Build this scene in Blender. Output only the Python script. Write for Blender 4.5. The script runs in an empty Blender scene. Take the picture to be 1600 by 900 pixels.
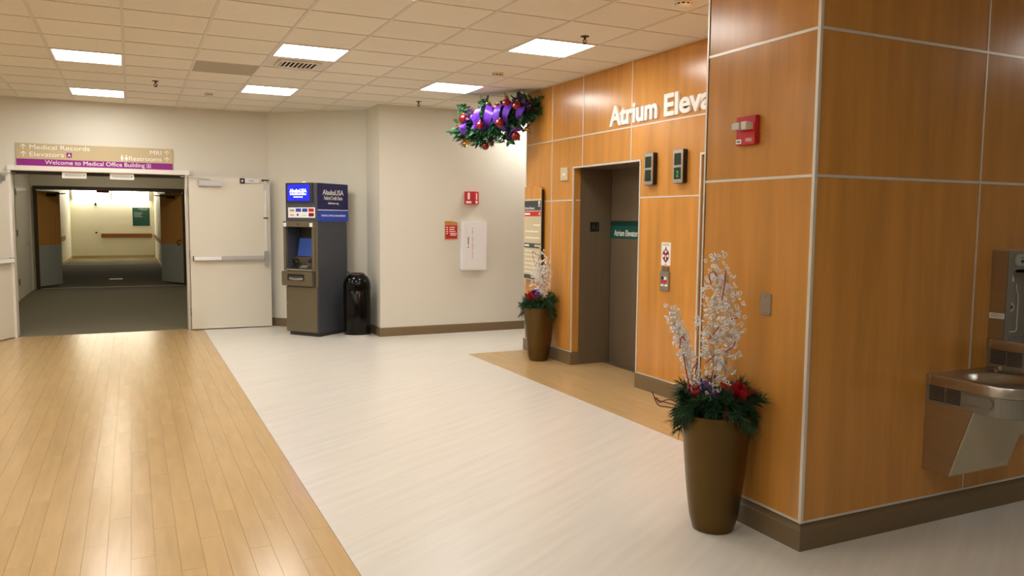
import bpy, bmesh, math, random
from mathutils import Vector, Matrix
random.seed(7)
R = math.radians
scene = bpy.context.scene
C = scene.collection

# ------------------------------------------------------------------ camera
FPX, YAW, PITCH, ROLL, EYE = 1238.69, .446568, -.0858642, .00875863, 1.57
fw = Vector((math.sin(YAW)*math.cos(PITCH), math.cos(YAW)*math.cos(PITCH), math.sin(PITCH)))
r0 = Vector((math.cos(YAW), -math.sin(YAW), 0)); u0 = r0.cross(fw)
rt = math.cos(ROLL)*r0 + math.sin(ROLL)*u0
up = -math.sin(ROLL)*r0 + math.cos(ROLL)*u0
cd = bpy.data.cameras.new('camera'); cam = bpy.data.objects.new('camera', cd); C.objects.link(cam)
cd.sensor_width = 36; cd.lens = FPX/1600*36; cd.clip_start = .05; cd.clip_end = 200
cam.matrix_world = Matrix(((rt.x, up.x, -fw.x, 0), (rt.y, up.y, -fw.y, 0), (rt.z, up.z, -fw.z, EYE), (0, 0, 0, 1)))
scene.camera = cam

# ------------------------------------------------------------------ world, exposure
w = bpy.data.worlds.new('world'); scene.world = w; w.use_nodes = True
w.node_tree.nodes['Background'].inputs[0].default_value = (.9, .95, 1, 1)
w.node_tree.nodes['Background'].inputs[1].default_value = .02
scene.view_settings.view_transform = 'Standard'; scene.view_settings.look = 'None'
scene.view_settings.exposure = 0.97; scene.view_settings.gamma = 1.0
scene.view_settings.use_curve_mapping = False
PANEL_POWER = 11.0        # emission of each ceiling panel
VESTIBULE_FILL = 8.0  # emission of the added fill lights past the double doors
VALANCE_POWER = 8.0      # emission of the corridor wall light

CEIL = 3.055
YD = 11.9                 # wall with the double doors
YB = 10.21                # wall with the extinguisher cabinet
XE = 4.27                 # elevator wall
PX, PY, PY2 = 2.835, 2.713, 3.49   # wood pillar

# ------------------------------------------------------------------ materials
def s2l(c):
    return tuple(((v/255)/12.92 if v/255 <= .04045 else ((v/255+.055)/1.055)**2.4) for v in c)
def mat(name, rgb, rough=.5, metal=0, spec=.5, noise=None, bump=None, emit=None, coat=0, vary=0, trans=0, alpha=1):
    """rgb is sRGB 0-255. noise=(scale_vec, amount, detail); bump=(scale, strength)"""
    m = bpy.data.materials.new(name); m.use_nodes = True
    nt = m.node_tree; b = nt.nodes['Principled BSDF']
    col = (*s2l(rgb), 1)
    b.inputs['Base Color'].default_value = col
    b.inputs['Roughness'].default_value = rough; b.inputs['Metallic'].default_value = metal
    b.inputs['Specular IOR Level'].default_value = spec
    b.inputs['Coat Weight'].default_value = coat
    b.inputs['Transmission Weight'].default_value = trans
    b.inputs['Alpha'].default_value = alpha
    m.diffuse_color = col
    L = nt.links; src = None
    if noise or vary or bump:
        tc = nt.nodes.new('ShaderNodeTexCoord'); oi = nt.nodes.new('ShaderNodeObjectInfo')
        add = nt.nodes.new('ShaderNodeVectorMath'); add.operation = 'MULTIPLY_ADD'
        cmb = nt.nodes.new('ShaderNodeCombineXYZ')
        for i in range(3): L.new(oi.outputs['Random'], cmb.inputs[i])
        L.new(cmb.outputs[0], add.inputs[0]); add.inputs[1].default_value = (37.3, 51.7, 23.9) if vary else (0, 0, 0)
        L.new(tc.outputs['Object'], add.inputs[2])
        src = add.outputs[0]
    cur = None
    if noise:
        mp = nt.nodes.new('ShaderNodeMapping'); mp.inputs['Scale'].default_value = noise[0]
        if len(noise) > 3: mp.inputs['Rotation'].default_value = noise[3]; mp.vector_type = 'TEXTURE'; mp.inputs['Scale'].default_value = tuple(1/s for s in noise[0])
        n = nt.nodes.new('ShaderNodeTexNoise'); n.inputs['Scale'].default_value = 1; n.inputs['Detail'].default_value = noise[2]
        n.inputs['Roughness'].default_value = .6
        L.new(src, mp.inputs[0]); L.new(mp.outputs[0], n.inputs['Vector'])
        cr = nt.nodes.new('ShaderNodeValToRGB'); a = noise[1]
        cr.color_ramp.elements[0].position = .3; cr.color_ramp.elements[1].position = .7
        cr.color_ramp.elements[0].color = (*[c*(1-a) for c in col[:3]], 1)
        cr.color_ramp.elements[1].color = (*[min(1, c*(1+a*.7)) for c in col[:3]], 1)
        L.new(n.outputs['Fac'], cr.inputs[0]); cur = cr.outputs[0]
    if vary:
        hs = nt.nodes.new('ShaderNodeHueSaturation'); mr = nt.nodes.new('ShaderNodeMapRange')
        mr.inputs[3].default_value = 1-vary; mr.inputs[4].default_value = 1+vary
        L.new(oi.outputs['Random'], mr.inputs[0]); L.new(mr.outputs[0], hs.inputs['Value'])
        if cur: L.new(cur, hs.inputs['Color'])
        else: hs.inputs['Color'].default_value = col
        cur = hs.outputs[0]
    if cur: L.new(cur, b.inputs['Base Color'])
    if bump:
        n2 = nt.nodes.new('ShaderNodeTexNoise'); n2.inputs['Scale'].default_value = bump[0]; n2.inputs['Detail'].default_value = 3
        bp = nt.nodes.new('ShaderNodeBump'); bp.inputs['Strength'].default_value = bump[1]; bp.inputs['Distance'].default_value = .002
        L.new(src, n2.inputs['Vector']); L.new(n2.outputs['Fac'], bp.inputs['Height']); L.new(bp.outputs[0], b.inputs['Normal'])
    if emit:
        b.inputs['Emission Color'].default_value = (*s2l(emit[0]), 1); b.inputs['Emission Strength'].default_value = emit[1]
    return m

M = {}
M['wall'] = mat('painted_wall', (221, 217, 204), .55, spec=.3, bump=(90, .15))
M['wallc'] = mat('corridor_wall', (228, 222, 202), .6, spec=.3, bump=(60, .2))
M['tile'] = mat('ceiling_tile', (233, 227, 213), .9, spec=.1, noise=((60, 60, 60), .05, 4), bump=(160, .5), vary=.025)
M['grid'] = mat('ceiling_grid', (216, 208, 194), .5)
M['greytile'] = mat('grey_grille_tile', (176, 166, 146), .8, noise=((220, 220, 220), .2, 2))
M['diffuser'] = mat('light_diffuser', (255, 255, 255), .5, emit=((255, 252, 245), PANEL_POWER))
M['fill_light'] = mat('fill_diffuser', (255, 255, 255), .5, emit=((255, 244, 222), VESTIBULE_FILL))
M['valance'] = mat('valance_light', (255, 255, 255), .5, emit=((255, 248, 228), VALANCE_POWER))
M['maple'] = mat('maple_panel', (206, 144, 68), .22, spec=.5, noise=((9, 9, .8), .18, 7), vary=.03)
M['trim'] = mat('aluminium_trim', (226, 219, 208), .35, metal=.35)
M['base'] = mat('brown_base', (122, 102, 74), .42)
M['vinyl'] = mat('pale_vinyl_floor', (222, 217, 208), .28, spec=.4, noise=((1.1, 17, 1), .075, 6, (0, 0, R(30))))
M['plank'] = mat('plank_floor', (198, 166, 118), .2, spec=.4, noise=((16, 1.6, 1), .09, 6), vary=.018)
M['joint'] = mat('plank_joint', (150, 116, 72), .6)
M['carpet'] = mat('carpet', (122, 116, 98), .95, spec=.1, noise=((45, 45, 1), .22, 5), bump=(300, .8))
M['doorpaint'] = mat('door_paint', (226, 220, 205), .45, spec=.35)
M['frame'] = mat('white_frame', (236, 231, 222), .4)
M['steel'] = mat('brushed_steel', (196, 192, 184), .3, metal=1, noise=((3, 3, 120), .06, 2))
M['alum'] = mat('satin_aluminium', (208, 208, 210), .35, metal=.85)
M['chrome'] = mat('chrome', (225, 225, 225), .12, metal=1)
M['dark'] = mat('dark_metal', (58, 50, 42), .4, metal=.3)
M['black'] = mat('black_plastic', (14, 14, 15), .35)
M['bronze_dk'] = mat('bronze_steel', (116, 102, 82), .4, metal=.2, noise=((40, 40, 2), .06, 3))
M['brownframe'] = mat('brown_door_frame', (62, 48, 34), .5)
M['oak'] = mat('oak_door', (200, 146, 78), .4, noise=((14, 14, .8), .13, 5))
M['kick'] = mat('kick_plate', (172, 176, 172), .5, metal=.1)
M['rail'] = mat('rail_wood', (150, 92, 48), .45, noise=((1.5, 12, 12), .12, 4))
M['cream'] = mat('cream_base', (198, 172, 108), .5)
M['tan'] = mat('sign_tan', (196, 178, 140), .5)
M['purple'] = mat('sign_purple', (142, 22, 132), .45)
M['white'] = mat('white', (245, 244, 242), .45)
M['whitepl'] = mat('white_enamel', (240, 240, 243), .35)
M['offwhite'] = mat('offwhite_plastic', (226, 216, 198), .5)
M['red'] = mat('sign_red', (198, 30, 40), .45)
M['darkred'] = mat('dark_red', (120, 14, 34), .45)
M['teal'] = mat('teal_band', (16, 84, 78), .4)
M['teal_dk'] = mat('teal_dark_band', (10, 54, 50), .4)
M['green'] = mat('green_board', (22, 74, 62), .5)
M['slate'] = mat('slate_print', (62, 68, 70), .5)
M['ivory'] = mat('sign_ivory', (206, 192, 158), .5)
M['sand'] = mat('sign_grey_line', (236, 230, 214), .5)
M['atm_grey'] = mat('atm_grey', (68, 71, 80), .5, noise=((8, 8, 8), .05, 3))
M['atm_brown'] = mat('atm_taupe', (112, 102, 82), .4, metal=.25)
M['atm_dark'] = mat('atm_dark', (48, 45, 40), .45)
M['navy'] = mat('navy_panel', (20, 18, 84), .4)
M['blue'] = mat('blue_panel', (40, 72, 190), .4)
M['screen'] = mat('lit_screen', (8, 16, 220), .3, emit=((12, 22, 250), 1.6))
M['screentext'] = mat('lit_text', (255, 255, 255), .4, emit=((235, 245, 255), 1.6))
M['screen2'] = mat('atm_screen', (44, 60, 110), .15, emit=((60, 84, 150), .25))
M['ledgreen'] = mat('green_display', (16, 34, 20), .15, emit=((20, 60, 30), .05))
M['ledon'] = mat('green_arrow', (40, 190, 80), .4, emit=((40, 160, 70), .25))
M['glassblack'] = mat('gloss_black', (6, 6, 7), .14, spec=.28)
M['pot'] = mat('bronze_pot', (98, 76, 38), .3, metal=.8, noise=((3, 3, 3), .08, 3))
M['soil'] = mat('soil', (30, 24, 18), .95)
M['pine'] = mat('pine_needles', (34, 74, 40), .6, vary=0, noise=((14, 14, 14), .45, 2))
M['pine2'] = mat('garland_leaf', (44, 96, 58), .5, noise=((16, 16, 16), .5, 2))
M['stem'] = mat('grey_stem', (190, 176, 160), .5)
M['twig'] = mat('red_twig', (96, 34, 24), .6)
M['redwire'] = mat('red_bead_string', (150, 20, 24), .35)
M['redcloth'] = mat('red_ribbon', (158, 14, 26), .35)
M['purplecloth'] = mat('purple_ribbon', (104, 50, 190), .32, noise=((40, 40, 40), .6, 4))
M['plum'] = mat('plum_petal', (74, 20, 84), .45)
M['gold'] = mat('gold_leaf', (206, 168, 84), .3, metal=.7)
M['bauble'] = mat('red_bauble', (140, 14, 24), .12, metal=.4, coat=.6)
M['lens'] = mat('clear_lens', (240, 240, 235), .1, trans=.4)
M['lampoff'] = mat('grey_rubber', (58, 58, 58), .7)
def bead_material():
    m = bpy.data.materials.new('clear_bead'); m.use_nodes = True; nt = m.node_tree
    b = nt.nodes['Principled BSDF']; b.inputs['Base Color'].default_value = (.98, .96, .95, 1); b.inputs['Roughness'].default_value = .12
    b.inputs['Specular IOR Level'].default_value = .8
    t = nt.nodes.new('ShaderNodeBsdfTransparent'); mx = nt.nodes.new('ShaderNodeMixShader'); mx.inputs[0].default_value = .9
    nt.links.new(t.outputs[0], mx.inputs[1]); nt.links.new(b.outputs[0], mx.inputs[2])
    nt.links.new(mx.outputs[0], nt.nodes['Material Output'].inputs[0]); return m
M['bead'] = bead_material()

# ------------------------------------------------------------------ mesh helpers
class MB:
    def __init__(s): s.v = []; s.f = []
    def add(s, vs, fs):
        o = len(s.v); s.v += [tuple(v) for v in vs]; s.f += [tuple(i+o for i in f) for f in fs]; return s
    def box(s, x0, x1, y0, y1, z0, z1):
        vs = [(x, y, z) for z in (z0, z1) for y in (y0, y1) for x in (x0, x1)]
        return s.add(vs, [(0, 2, 3, 1), (4, 5, 7, 6), (0, 1, 5, 4), (2, 6, 7, 3), (0, 4, 6, 2), (1, 3, 7, 5)])
    def prism(s, pts, a0, a1, plane='xz'):
        """extrude a 2-D outline: plane xz -> along y, xy -> along z, yz -> along x"""
        n = len(pts)
        def P(p, a): return (p[0], a, p[1]) if plane == 'xz' else ((p[0], p[1], a) if plane == 'xy' else (a, p[0], p[1]))
        vs = [P(p, a0) for p in pts] + [P(p, a1) for p in pts]
        return s.add(vs, [tuple(range(n)), tuple(range(2*n-1, n-1, -1))] + [(i, n+i, n+(i+1) % n, (i+1) % n) for i in range(n)])
    def lathe(s, prof, seg=24, c=(0, 0, 0), cap=True):
        n = len(prof); vs = []
        for k in range(seg):
            a = 2*math.pi*k/seg
            vs += [(c[0]+r*math.cos(a), c[1]+r*math.sin(a), c[2]+z) for r, z in prof]
        fs = [(k*n+i, ((k+1) % seg)*n+i, ((k+1) % seg)*n+i+1, k*n+i+1) for k in range(seg) for i in range(n-1)]
        if cap:
            fs.append(tuple(k*n for k in range(seg-1, -1, -1))); fs.append(tuple(k*n+n-1 for k in range(seg)))
        return s.add(vs, fs)
    def tube(s, pts, r, seg=6, cap=True):
        pts = [Vector(p) for p in pts]; n = len(pts); vs = []
        rr = r if isinstance(r, (list, tuple)) else [r]*n
        ref = Vector((.13, .31, .94)).normalized()
        for i, p in enumerate(pts):
            t = (pts[min(i+1, n-1)]-pts[max(i-1, 0)]).normalized()
            a = t.cross(ref)
            if a.length < .05: a = t.cross(Vector((1, 0, 0)))
            a.normalize(); b = t.cross(a)
            vs += [p+rr[i]*(math.cos(2*math.pi*k/seg)*a+math.sin(2*math.pi*k/seg)*b) for k in range(seg)]
        fs = [(i*seg+k, i*seg+(k+1) % seg, (i+1)*seg+(k+1) % seg, (i+1)*seg+k) for i in range(n-1) for k in range(seg)]
        if cap: fs += [tuple(range(seg-1, -1, -1)), tuple((n-1)*seg+k for k in range(seg))]
        return s.add(vs, fs)
    def ball(s, c, r, u=12, v=8, sq=(1, 1, 1)):
        vs = [(c[0], c[1], c[2]+r*sq[2])]; fs = []
        for j in range(1, v):
            t = math.pi*j/v
            for i in range(u):
                a = 2*math.pi*i/u; vs.append((c[0]+r*sq[0]*math.sin(t)*math.cos(a), c[1]+r*sq[1]*math.sin(t)*math.sin(a), c[2]+r*sq[2]*math.cos(t)))
        vs.append((c[0], c[1], c[2]-r*sq[2])); e = len(vs)-1
        for i in range(u): fs.append((0, 1+i, 1+(i+1) % u)); fs.append((e, e-u+(i+1) % u, e-u+i))
        for j in range(v-2):
            for i in range(u): fs.append((1+j*u+i, 1+(j+1)*u+i, 1+(j+1)*u+(i+1) % u, 1+j*u+(i+1) % u))
        return s.add(vs, fs)
    def sweep(s, path, prof, closed=False):
        """sweep profile (o,z) along a 2-D path; o is measured to the LEFT of travel, mitred"""
        P = [Vector(p) for p in path]; n = len(P); vs = []; m = len(prof)
        for i in range(n):
            d0 = (P[i]-P[i-1]).normalized() if i > 0 else (P[1]-P[0]).normalized()
            d1 = (P[i+1]-P[i]).normalized() if i < n-1 else d0
            n0 = Vector((-d0.y, d0.x)); n1 = Vector((-d1.y, d1.x)); h = (n0+n1).normalized(); k = 1/max(.3, h.dot(n0))
            vs += [(P[i].x+h.x*k*o, P[i].y+h.y*k*o, z) for o, z in prof]
        fs = [(i*m+j, i*m+(j+1) % m, (i+1)*m+(j+1) % m, (i+1)*m+j) for i in range(n-1) for j in range(m)]
        fs += [tuple(range(m)), tuple((n-1)*m+j for j in range(m-1, -1, -1))]
        return s.add(vs, fs)
    def mesh(s, name, m=None, smooth=False, bevel=0, fix=True):
        me = bpy.data.meshes.new(name); me.from_pydata(s.v, [], s.f); me.update()
        if fix or bevel:
            bm = bmesh.new(); bm.from_mesh(me)
            if fix: bmesh.ops.recalc_face_normals(bm, faces=bm.faces[:])
            if bevel:
                es = [e for e in bm.edges if len(e.link_faces) == 2 and e.calc_face_angle(0) > .5]
                bmesh.ops.bevel(bm, geom=es, offset=bevel, segments=2, affect='EDGES', clamp_overlap=True)
            bm.to_mesh(me); bm.free()
        if m: me.materials.append(M[m] if isinstance(m, str) else m)
        if smooth:
            for p in me.polygons: p.use_smooth = True
            try: me.set_sharp_from_angle(angle=R(38))
            except Exception: pass
        return me
    def obj(s, name, m=None, parent=None, smooth=False, bevel=0, loc=None, fix=True):
        o = bpy.data.objects.new(name, s.mesh(name, m, smooth, bevel, fix)); C.objects.link(o)
        if parent: o.parent = parent
        if loc: o.location = loc
        return o
def box(name, m, b, parent=None, bevel=0): return MB().box(*b).obj(name, m, parent, bevel=bevel)
def tag(o, label=None, cat=None, group=None, kind=None):
    if label: o['label'] = label
    if cat: o['category'] = cat
    if group: o['group'] = group
    if kind: o['kind'] = kind
    return o
def thing(name, label, cat, loc=(0, 0, 0), rz=0, group=None, kind=None):
    o = bpy.data.objects.new(name, None); C.objects.link(o); o.location = loc; o.rotation_euler = (0, 0, R(rz)); o.empty_display_size = .1
    return tag(o, label, cat, group, kind)
def share(name, me, parent=None, loc=(0, 0, 0), rz=0):
    o = bpy.data.objects.new(name, me); C.objects.link(o); o.location = loc; o.rotation_euler = (0, 0, rz)
    if parent: o.parent = parent
    return o
def copy_tree(o, parent=None):
    c = o.copy(); C.objects.link(c); c.parent = parent
    for ch in list(o.children): copy_tree(ch, c)
    return c
E_FACE = -90              # things on a wall that faces -X; front is local -y
def rrect(x0, x1, z0, z1, r, n=4):
    out = []
    for cx, cz, a0 in ((x1-r, z1-r, 0), (x0+r, z1-r, 90), (x0+r, z0+r, 180), (x1-r, z0+r, 270)):
        out += [(cx+r*math.cos(R(a0+90*k/n)), cz+r*math.sin(R(a0+90*k/n))) for k in range(n+1)]
    return out

_fc = {}
def glyphs(s, bold):
    k = (s, bold)
    if k in _fc: return _fc[k]
    cu = bpy.data.curves.new('t', 'FONT'); cu.body = s; cu.size = 1; cu.offset = bold; cu.resolution_u = 4
    o = bpy.data.objects.new('t', cu); C.objects.link(o); bpy.context.view_layer.update()
    me = o.evaluated_get(bpy.context.evaluated_depsgraph_get()).to_mesh()
    vs = [(v.co.x, v.co.y) for v in me.vertices]; fs = [tuple(p.vertices) for p in me.polygons]
    o.evaluated_get(bpy.context.evaluated_depsgraph_get()).to_mesh_clear()
    bpy.data.objects.remove(o); bpy.data.curves.remove(cu)
    _fc[k] = (vs, fs); return _fc[k]
CAP = max(v[1] for v in glyphs('E', 0)[0])
def text(name, s, m, parent, x, z, y, h, width=None, align='L', depth=.0015, bold=0, rot=0):
    """flat raised lettering, front at local -y; h = cap height, width = fitted total width"""
    if ' ' in s and not rot:                             # every word is a piece of its own
        vs = glyphs(s, bold)[0]; a0 = min(v[0] for v in vs); a1 = max(v[0] for v in vs); kx = width/(a1-a0) if width else h/CAP*.95
        W = (a1-a0)*kx; ox = x if align == 'L' else (x-W/2 if align == 'C' else x-W); i = 0; out = []
        for wd in s.split(' '):
            j = s.index(wd, i)+len(wd); i = j; gv = glyphs(wd, bold)[0]; ww = max(v[0] for v in gv)-min(v[0] for v in gv)
            r_ = max(v[0] for v in glyphs(s[:j], bold)[0])
            out.append(text(name, wd, m, parent, ox+(r_-ww-a0)*kx, z, y, h, width=ww*kx, depth=depth, bold=bold))
        return out
    vs, fs = glyphs(s, bold)
    x0 = min(v[0] for v in vs); x1 = max(v[0] for v in vs); kz = h/CAP; kx = width/(x1-x0) if width else kz*.95
    W = (x1-x0)*kx; ox = x if align == 'L' else (x-W/2 if align == 'C' else x-W)
    def P(v, d):
        a, b = (v[0]-x0)*kx, v[1]*kz
        if rot: a, b = -b*rot, a*rot
        return (ox+a, y-d, z+b)
    mb = MB(); mb.add([P(v, depth) for v in vs], fs)
    # side walls from boundary edges
    cnt = {}
    for f in fs:
        for i in range(len(f)):
            e = (f[i], f[(i+1) % len(f)]); cnt[tuple(sorted(e))] = cnt.get(tuple(sorted(e)), 0)+1
    n = len(vs); mb.v += [P(v, 0) for v in vs]
    for (a, b), c in cnt.items():
        if c == 1: mb.f.append((a, b, b+n, a+n))
    return mb.obj(name, m, parent)

# ================================================================== SETTING
def struct(o, label, cat): return tag(o, label, cat, kind='structure')
# ---- floor
floor = struct(MB().box(-4.0, 9.0, -4.0, 12.0, -.12, -.006).obj('floor', 'joint'), 'lobby floor of pale streaked sheet vinyl between wood plank strips', 'floor')
vin = MB()
for x0, x1, y0, y1 in ((.868, 3.508, -4, YD+.1), (3.508, 9, 8.507, YD+.1), (3.508, 9, -4, 3.485)):
    vin.box(x0, x1, y0, y1, -.006, 0)
vin.obj('vinyl_sheet', 'vinyl', floor)
PW, PL = .1015, .914
plank_me = MB().box(-PW/2+.0006, PW/2-.0006, -PL/2+.0007, PL/2-.0007, -.006, 0).mesh('plank', 'plank')
far_planks = MB()
for i in range(47):
    x = .866-PW*(i+.5); off = (i*.377) % 1*PL
    y = 1.2-off
    while y < YD+.02:
        y1 = min(y+PL, YD+.02)
        if y1 > -4:
            inview = (x > -.155*(y+PL)-.25) and y1 > 1.9
            if inview:
                if y1-y > PL-.01: share('plank', plank_me, floor, (x, y+PL/2, 0))
                elif y1-y > .02: MB().box(-PW/2+.0006, PW/2-.0006, -(y1-y)/2+.0007, (y1-y)/2, -.006, 0).obj('plank', 'plank', floor, loc=(x, (y+y1)/2, 0))
            elif y1-y > .02:
                far_planks.box(x-PW/2+.0006, x+PW/2-.0006, y+.0007, y1-.0007, -.006, 0)
        y += PL
for i in range(47):
    x = .866-PW*(i+.5); y = -4
    far_planks.box(x-PW/2+.0006, x+PW/2-.0006, -4, 1.2-((i*.377) % 1)*PL-.001, -.006, 0)
tag(far_planks.obj('plank_field', 'plank', floor), kind='stuff')
for i in range(13):                                   # strip in front of the elevators
    x = 3.51+PW*(i+.5); off = (i*.613) % 1*PL; y = 8.505
    first = True
    while y > 3.49:
        ln = (PL-off) if first else PL; first = False
        if ln < .05: ln += PL
        y0 = max(3.49, y-ln)
        if y-y0 > PL-.003: share('plank', plank_me, floor, (x, (y+y0)/2, 0))
        elif y-y0 > .02: MB().box(-PW/2+.0006, PW/2-.0006, -(y-y0)/2+.0007, (y-y0)/2-.0007, -.006, 0).obj('plank', 'plank', floor, loc=(x, (y+y0)/2, 0))
        y = y0

# ---- ceiling
TX, TY, GX, GY = .608, .593, -.63, 7.09               # tile pitch and grid origin
ceiling = struct(MB().box(-4.0, 9.0, -4.0, 12.1, CEIL+.03, CEIL+.2).obj('ceiling', 'dark'), 'suspended ceiling of square beige acoustic tiles', 'ceiling')
LIGHTS = [(0, 2), (0, 6), (3, 0), (3, 4), (6, -2), (6, 2), (3, -4),
          (0, -6), (0, -10), (3, -12), (6, -6), (9, 4), (-3, 0), (-3, 4), (-3, -4), (-3, -8), (12, -10), (12, 2)]
VENT = (3, 1); GREY = (2, 2)
tile_me = MB().prism([(-TX/2+.011, .004), (-TX/2+.011, .022), (TX/2-.011, .022), (TX/2-.011, .004)], -TY/2+.009, TY/2-.009).mesh('ceiling_tile', 'tile')
rest = MB()
def ceil_clip(k, j):
    x0, x1 = GX+TX*k, GX+TX*(k+1); y0, y1 = GY+TY*j, GY+TY*(j+1)
    return x0, x1, y0, y1
nt_ = 0
for k in range(-5, 16):
    for j in range(-18, 9):
        if (k, j) in LIGHTS or (k, j) == VENT: continue
        x0, x1, y0, y1 = ceil_clip(k, j); x1c = min(x1, 9); y1c = min(y1, YD); x0c = max(x0, -4)
        cx, cy = (x0+x1)/2, (y0+y1)/2
        if y0 > YD-.03: continue
        if x0 > XE+.05 and PY+.1 < y0 and y1 < 8.5: continue          # above the elevator block
        view = cy > 5.2-.55*cx and -2.2 < cx < 4.5 and cy > 2.9
        full = x1 <= 9 and y1 <= YD and x0 >= -4 and not (x0 < XE < x1 and y1 < 8.9)
        if (k, j) == GREY:
            g = MB().box(x0+.011, x1-.011, y0+.011, y1-.011, CEIL+.003, CEIL+.02).obj('grey_tile', 'greytile', ceiling); g['label'] = 'darker grey perforated return tile'; continue
        if view and full: share('ceiling_tile', tile_me, ceiling, (cx, cy, CEIL)); nt_ += 1
        elif view:
            xx = XE if (x0 < XE < x1 and y1 < 8.9) else x1c
            if xx-x0 > .05 and y1c-y0 > .04:
                MB().box(-(xx-x0)/2+.011, (xx-x0)/2-.003, -(y1c-y0)/2+.011, (y1c-y0)/2-.003, .004, .022).obj('ceiling_tile', 'tile', ceiling, loc=((x0+xx)/2, (y0+y1c)/2, CEIL))
        elif x1c-x0c > .05 and y1c-y0 > .05: rest.box(x0c+.011, x1c-.011, y0+.011, y1c-.011, CEIL+.004, CEIL+.022)
tag(rest.obj('tile_field', 'tile', ceiling), kind='stuff')
for k in range(-5, 17):
    x = GX+TX*k
    if -4 < x < 9: MB().box(x-.012, x+.012, -4, YD, CEIL, CEIL+.03).obj('grid_runner', 'grid', ceiling)
for j in range(-18, 9):
    y = GY+TY*j
    if y > -4: MB().box(-4, 9, y-.006, y+.006, CEIL+.0005, CEIL+.03).obj('cross_runner', 'grid', ceiling)

# ---- painted walls
def wall(name, boxes, label, m='wall'):
    mb = MB()
    for b in boxes: mb.box(*b)
    return struct(mb.obj(name, m), label, 'wall')
OX0, OX1, OZ = -1.40, .71, 2.16                        # double door opening
wall('wall_back', [(-4, OX0, YD, YD+.2, -.1, CEIL+.03), (OX1, 1.86, YD, YD+.2, -.1, CEIL+.03), (OX0, OX1, YD, YD+.2, OZ, CEIL+.03)], 'beige painted wall around the open double doors')
struct(MB().prism([(1.79, YD), (1.85, YD+.2), (3.2, YD+.2), (3.2, 10.85), (2.95, 10.85)], -.1, CEIL+.03, 'xy').obj('wall_diagonal', 'wall'), 'slanted beige wall behind the cash machine', 'wall')
struct(MB().prism([(2.95, 10.85), (3.2, 10.85), (3.2, YB+.3), (9, YB+.3), (9, YB), (2.95, YB)], -.1, CEIL+.03, 'xy').obj('wall_niche', 'wall'), 'beige wall carrying the extinguisher cabinet', 'wall')
wall('wall_left', [(-4.1, -3.9, -4, YD, -.1, CEIL+.03)], 'beige wall on the far side of the lobby')
wall('wall_rear', [(-4, 9, -4.1, -3.95, -.1, CEIL+.03)], 'beige wall closing the lobby')
wall('wall_right', [(8.95, 9.1, -4, YB, -.1, CEIL+.03)], 'beige wall at the end of the side passage')
BP = [(0, 0), (.012, 0), (.012, .105), (.007, .118), (0, .118)]
def baseb(name, path, label, m='base', prof=BP): return struct(MB().sweep(path, prof).obj(name, m), label, 'baseboard')
baseb('baseboard_back', [(1.79, YD), (.74, YD)], 'brown baseboard behind the opened white door leaf')
baseb('baseboard_niche', [(8.9, YB), (2.95, YB), (2.95, 10.85), (1.79, YD)], 'brown vinyl baseboard of the beige wall and niche')
baseb('baseboard_left', [(OX0-.05, YD), (-3.9, YD), (-3.9, -3.9)], 'brown baseboard left of the double doors')

# ---- wood panelled walls
def panel(parent, poly, front, back, axis, bevel=.0012):
    """poly in (u, z); axis 'x': wall facing -X with u = Y; axis 'y': wall facing -Y with u = X"""
    g = .0045
    mb = MB()
    if axis == 'x': mb.prism(poly, front, back, 'yz')
    else: mb.prism(poly, front, back, 'xz')
    return mb.obj('panel', 'maple', parent)
def rect(u0, u1, z0, z1): return [(u0, z0), (u1, z0), (u1, z1), (u0, z1)]
Z0, Z1, Z2, Z3 = .140, 1.785, 2.45, CEIL+.005
EY1, EY0, EZ = 7.42, 6.18, 2.13                        # first elevator opening
FY1, FY0 = 5.31, 4.07                                  # second elevator opening
YEND = 8.55
we = MB()
XC = XE+.012
we.box(XC, 5.4, EY1+.012, YEND-.012, -.1, CEIL+.03).box(XC, 5.4, FY1+.0, EY0, -.1, CEIL+.03).box(XC, 5.4, PY2-.2, FY0, -.1, CEIL+.03)
we.box(XC, 5.4, EY0, EY1+.012, EZ+.012, CEIL+.03).box(XC, 5.4, FY0, FY1, EZ+.012, CEIL+.03)
we.box(4.82, 5.4, EY0, EY1+.012, -.1, EZ+.012).box(4.82, 5.4, FY0, FY1, -.1, EZ+.012)
wel = struct(we.obj('wall_elevator', 'brownframe'), 'maple panelled wall with silver trim around the elevators', 'wall')
J = [7.905, 7.237, 6.34, 5.235, 4.2]
ups = [YEND]+J+[PY2]
for a, b in zip(ups[:-1], ups[1:]): panel(wel, rect(b, a, Z2, Z3), XE, XC, 'x')
panel(wel, rect(J[0], YEND, Z1, Z2), XE, XC, 'x')
panel(wel, [(J[0], Z1), (EY1, Z1), (EY1, EZ), (J[1], EZ), (J[1], Z2), (J[0], Z2)], XE, XC, 'x')
panel(wel, rect(J[2], J[1], EZ, Z2), XE, XC, 'x')
panel(wel, [(J[2], Z2), (J[2], EZ), (EY0, EZ), (EY0, Z1), (FY1, Z1), (FY1, EZ), (J[3], EZ), (J[3], Z2)], XE, XC, 'x')
panel(wel, rect(J[4], J[3], EZ, Z2), XE, XC, 'x')
panel(wel, [(J[4], Z2), (J[4], EZ), (FY0, EZ), (FY0, Z1), (PY2, Z1), (PY2, Z2)], XE, XC, 'x')
for a, b in ((YEND, J[0]), (J[0], EY1), (EY0, FY1), (FY0, PY2)): panel(wel, rect(b, a, Z0, Z1), XE, XC, 'x')
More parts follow.
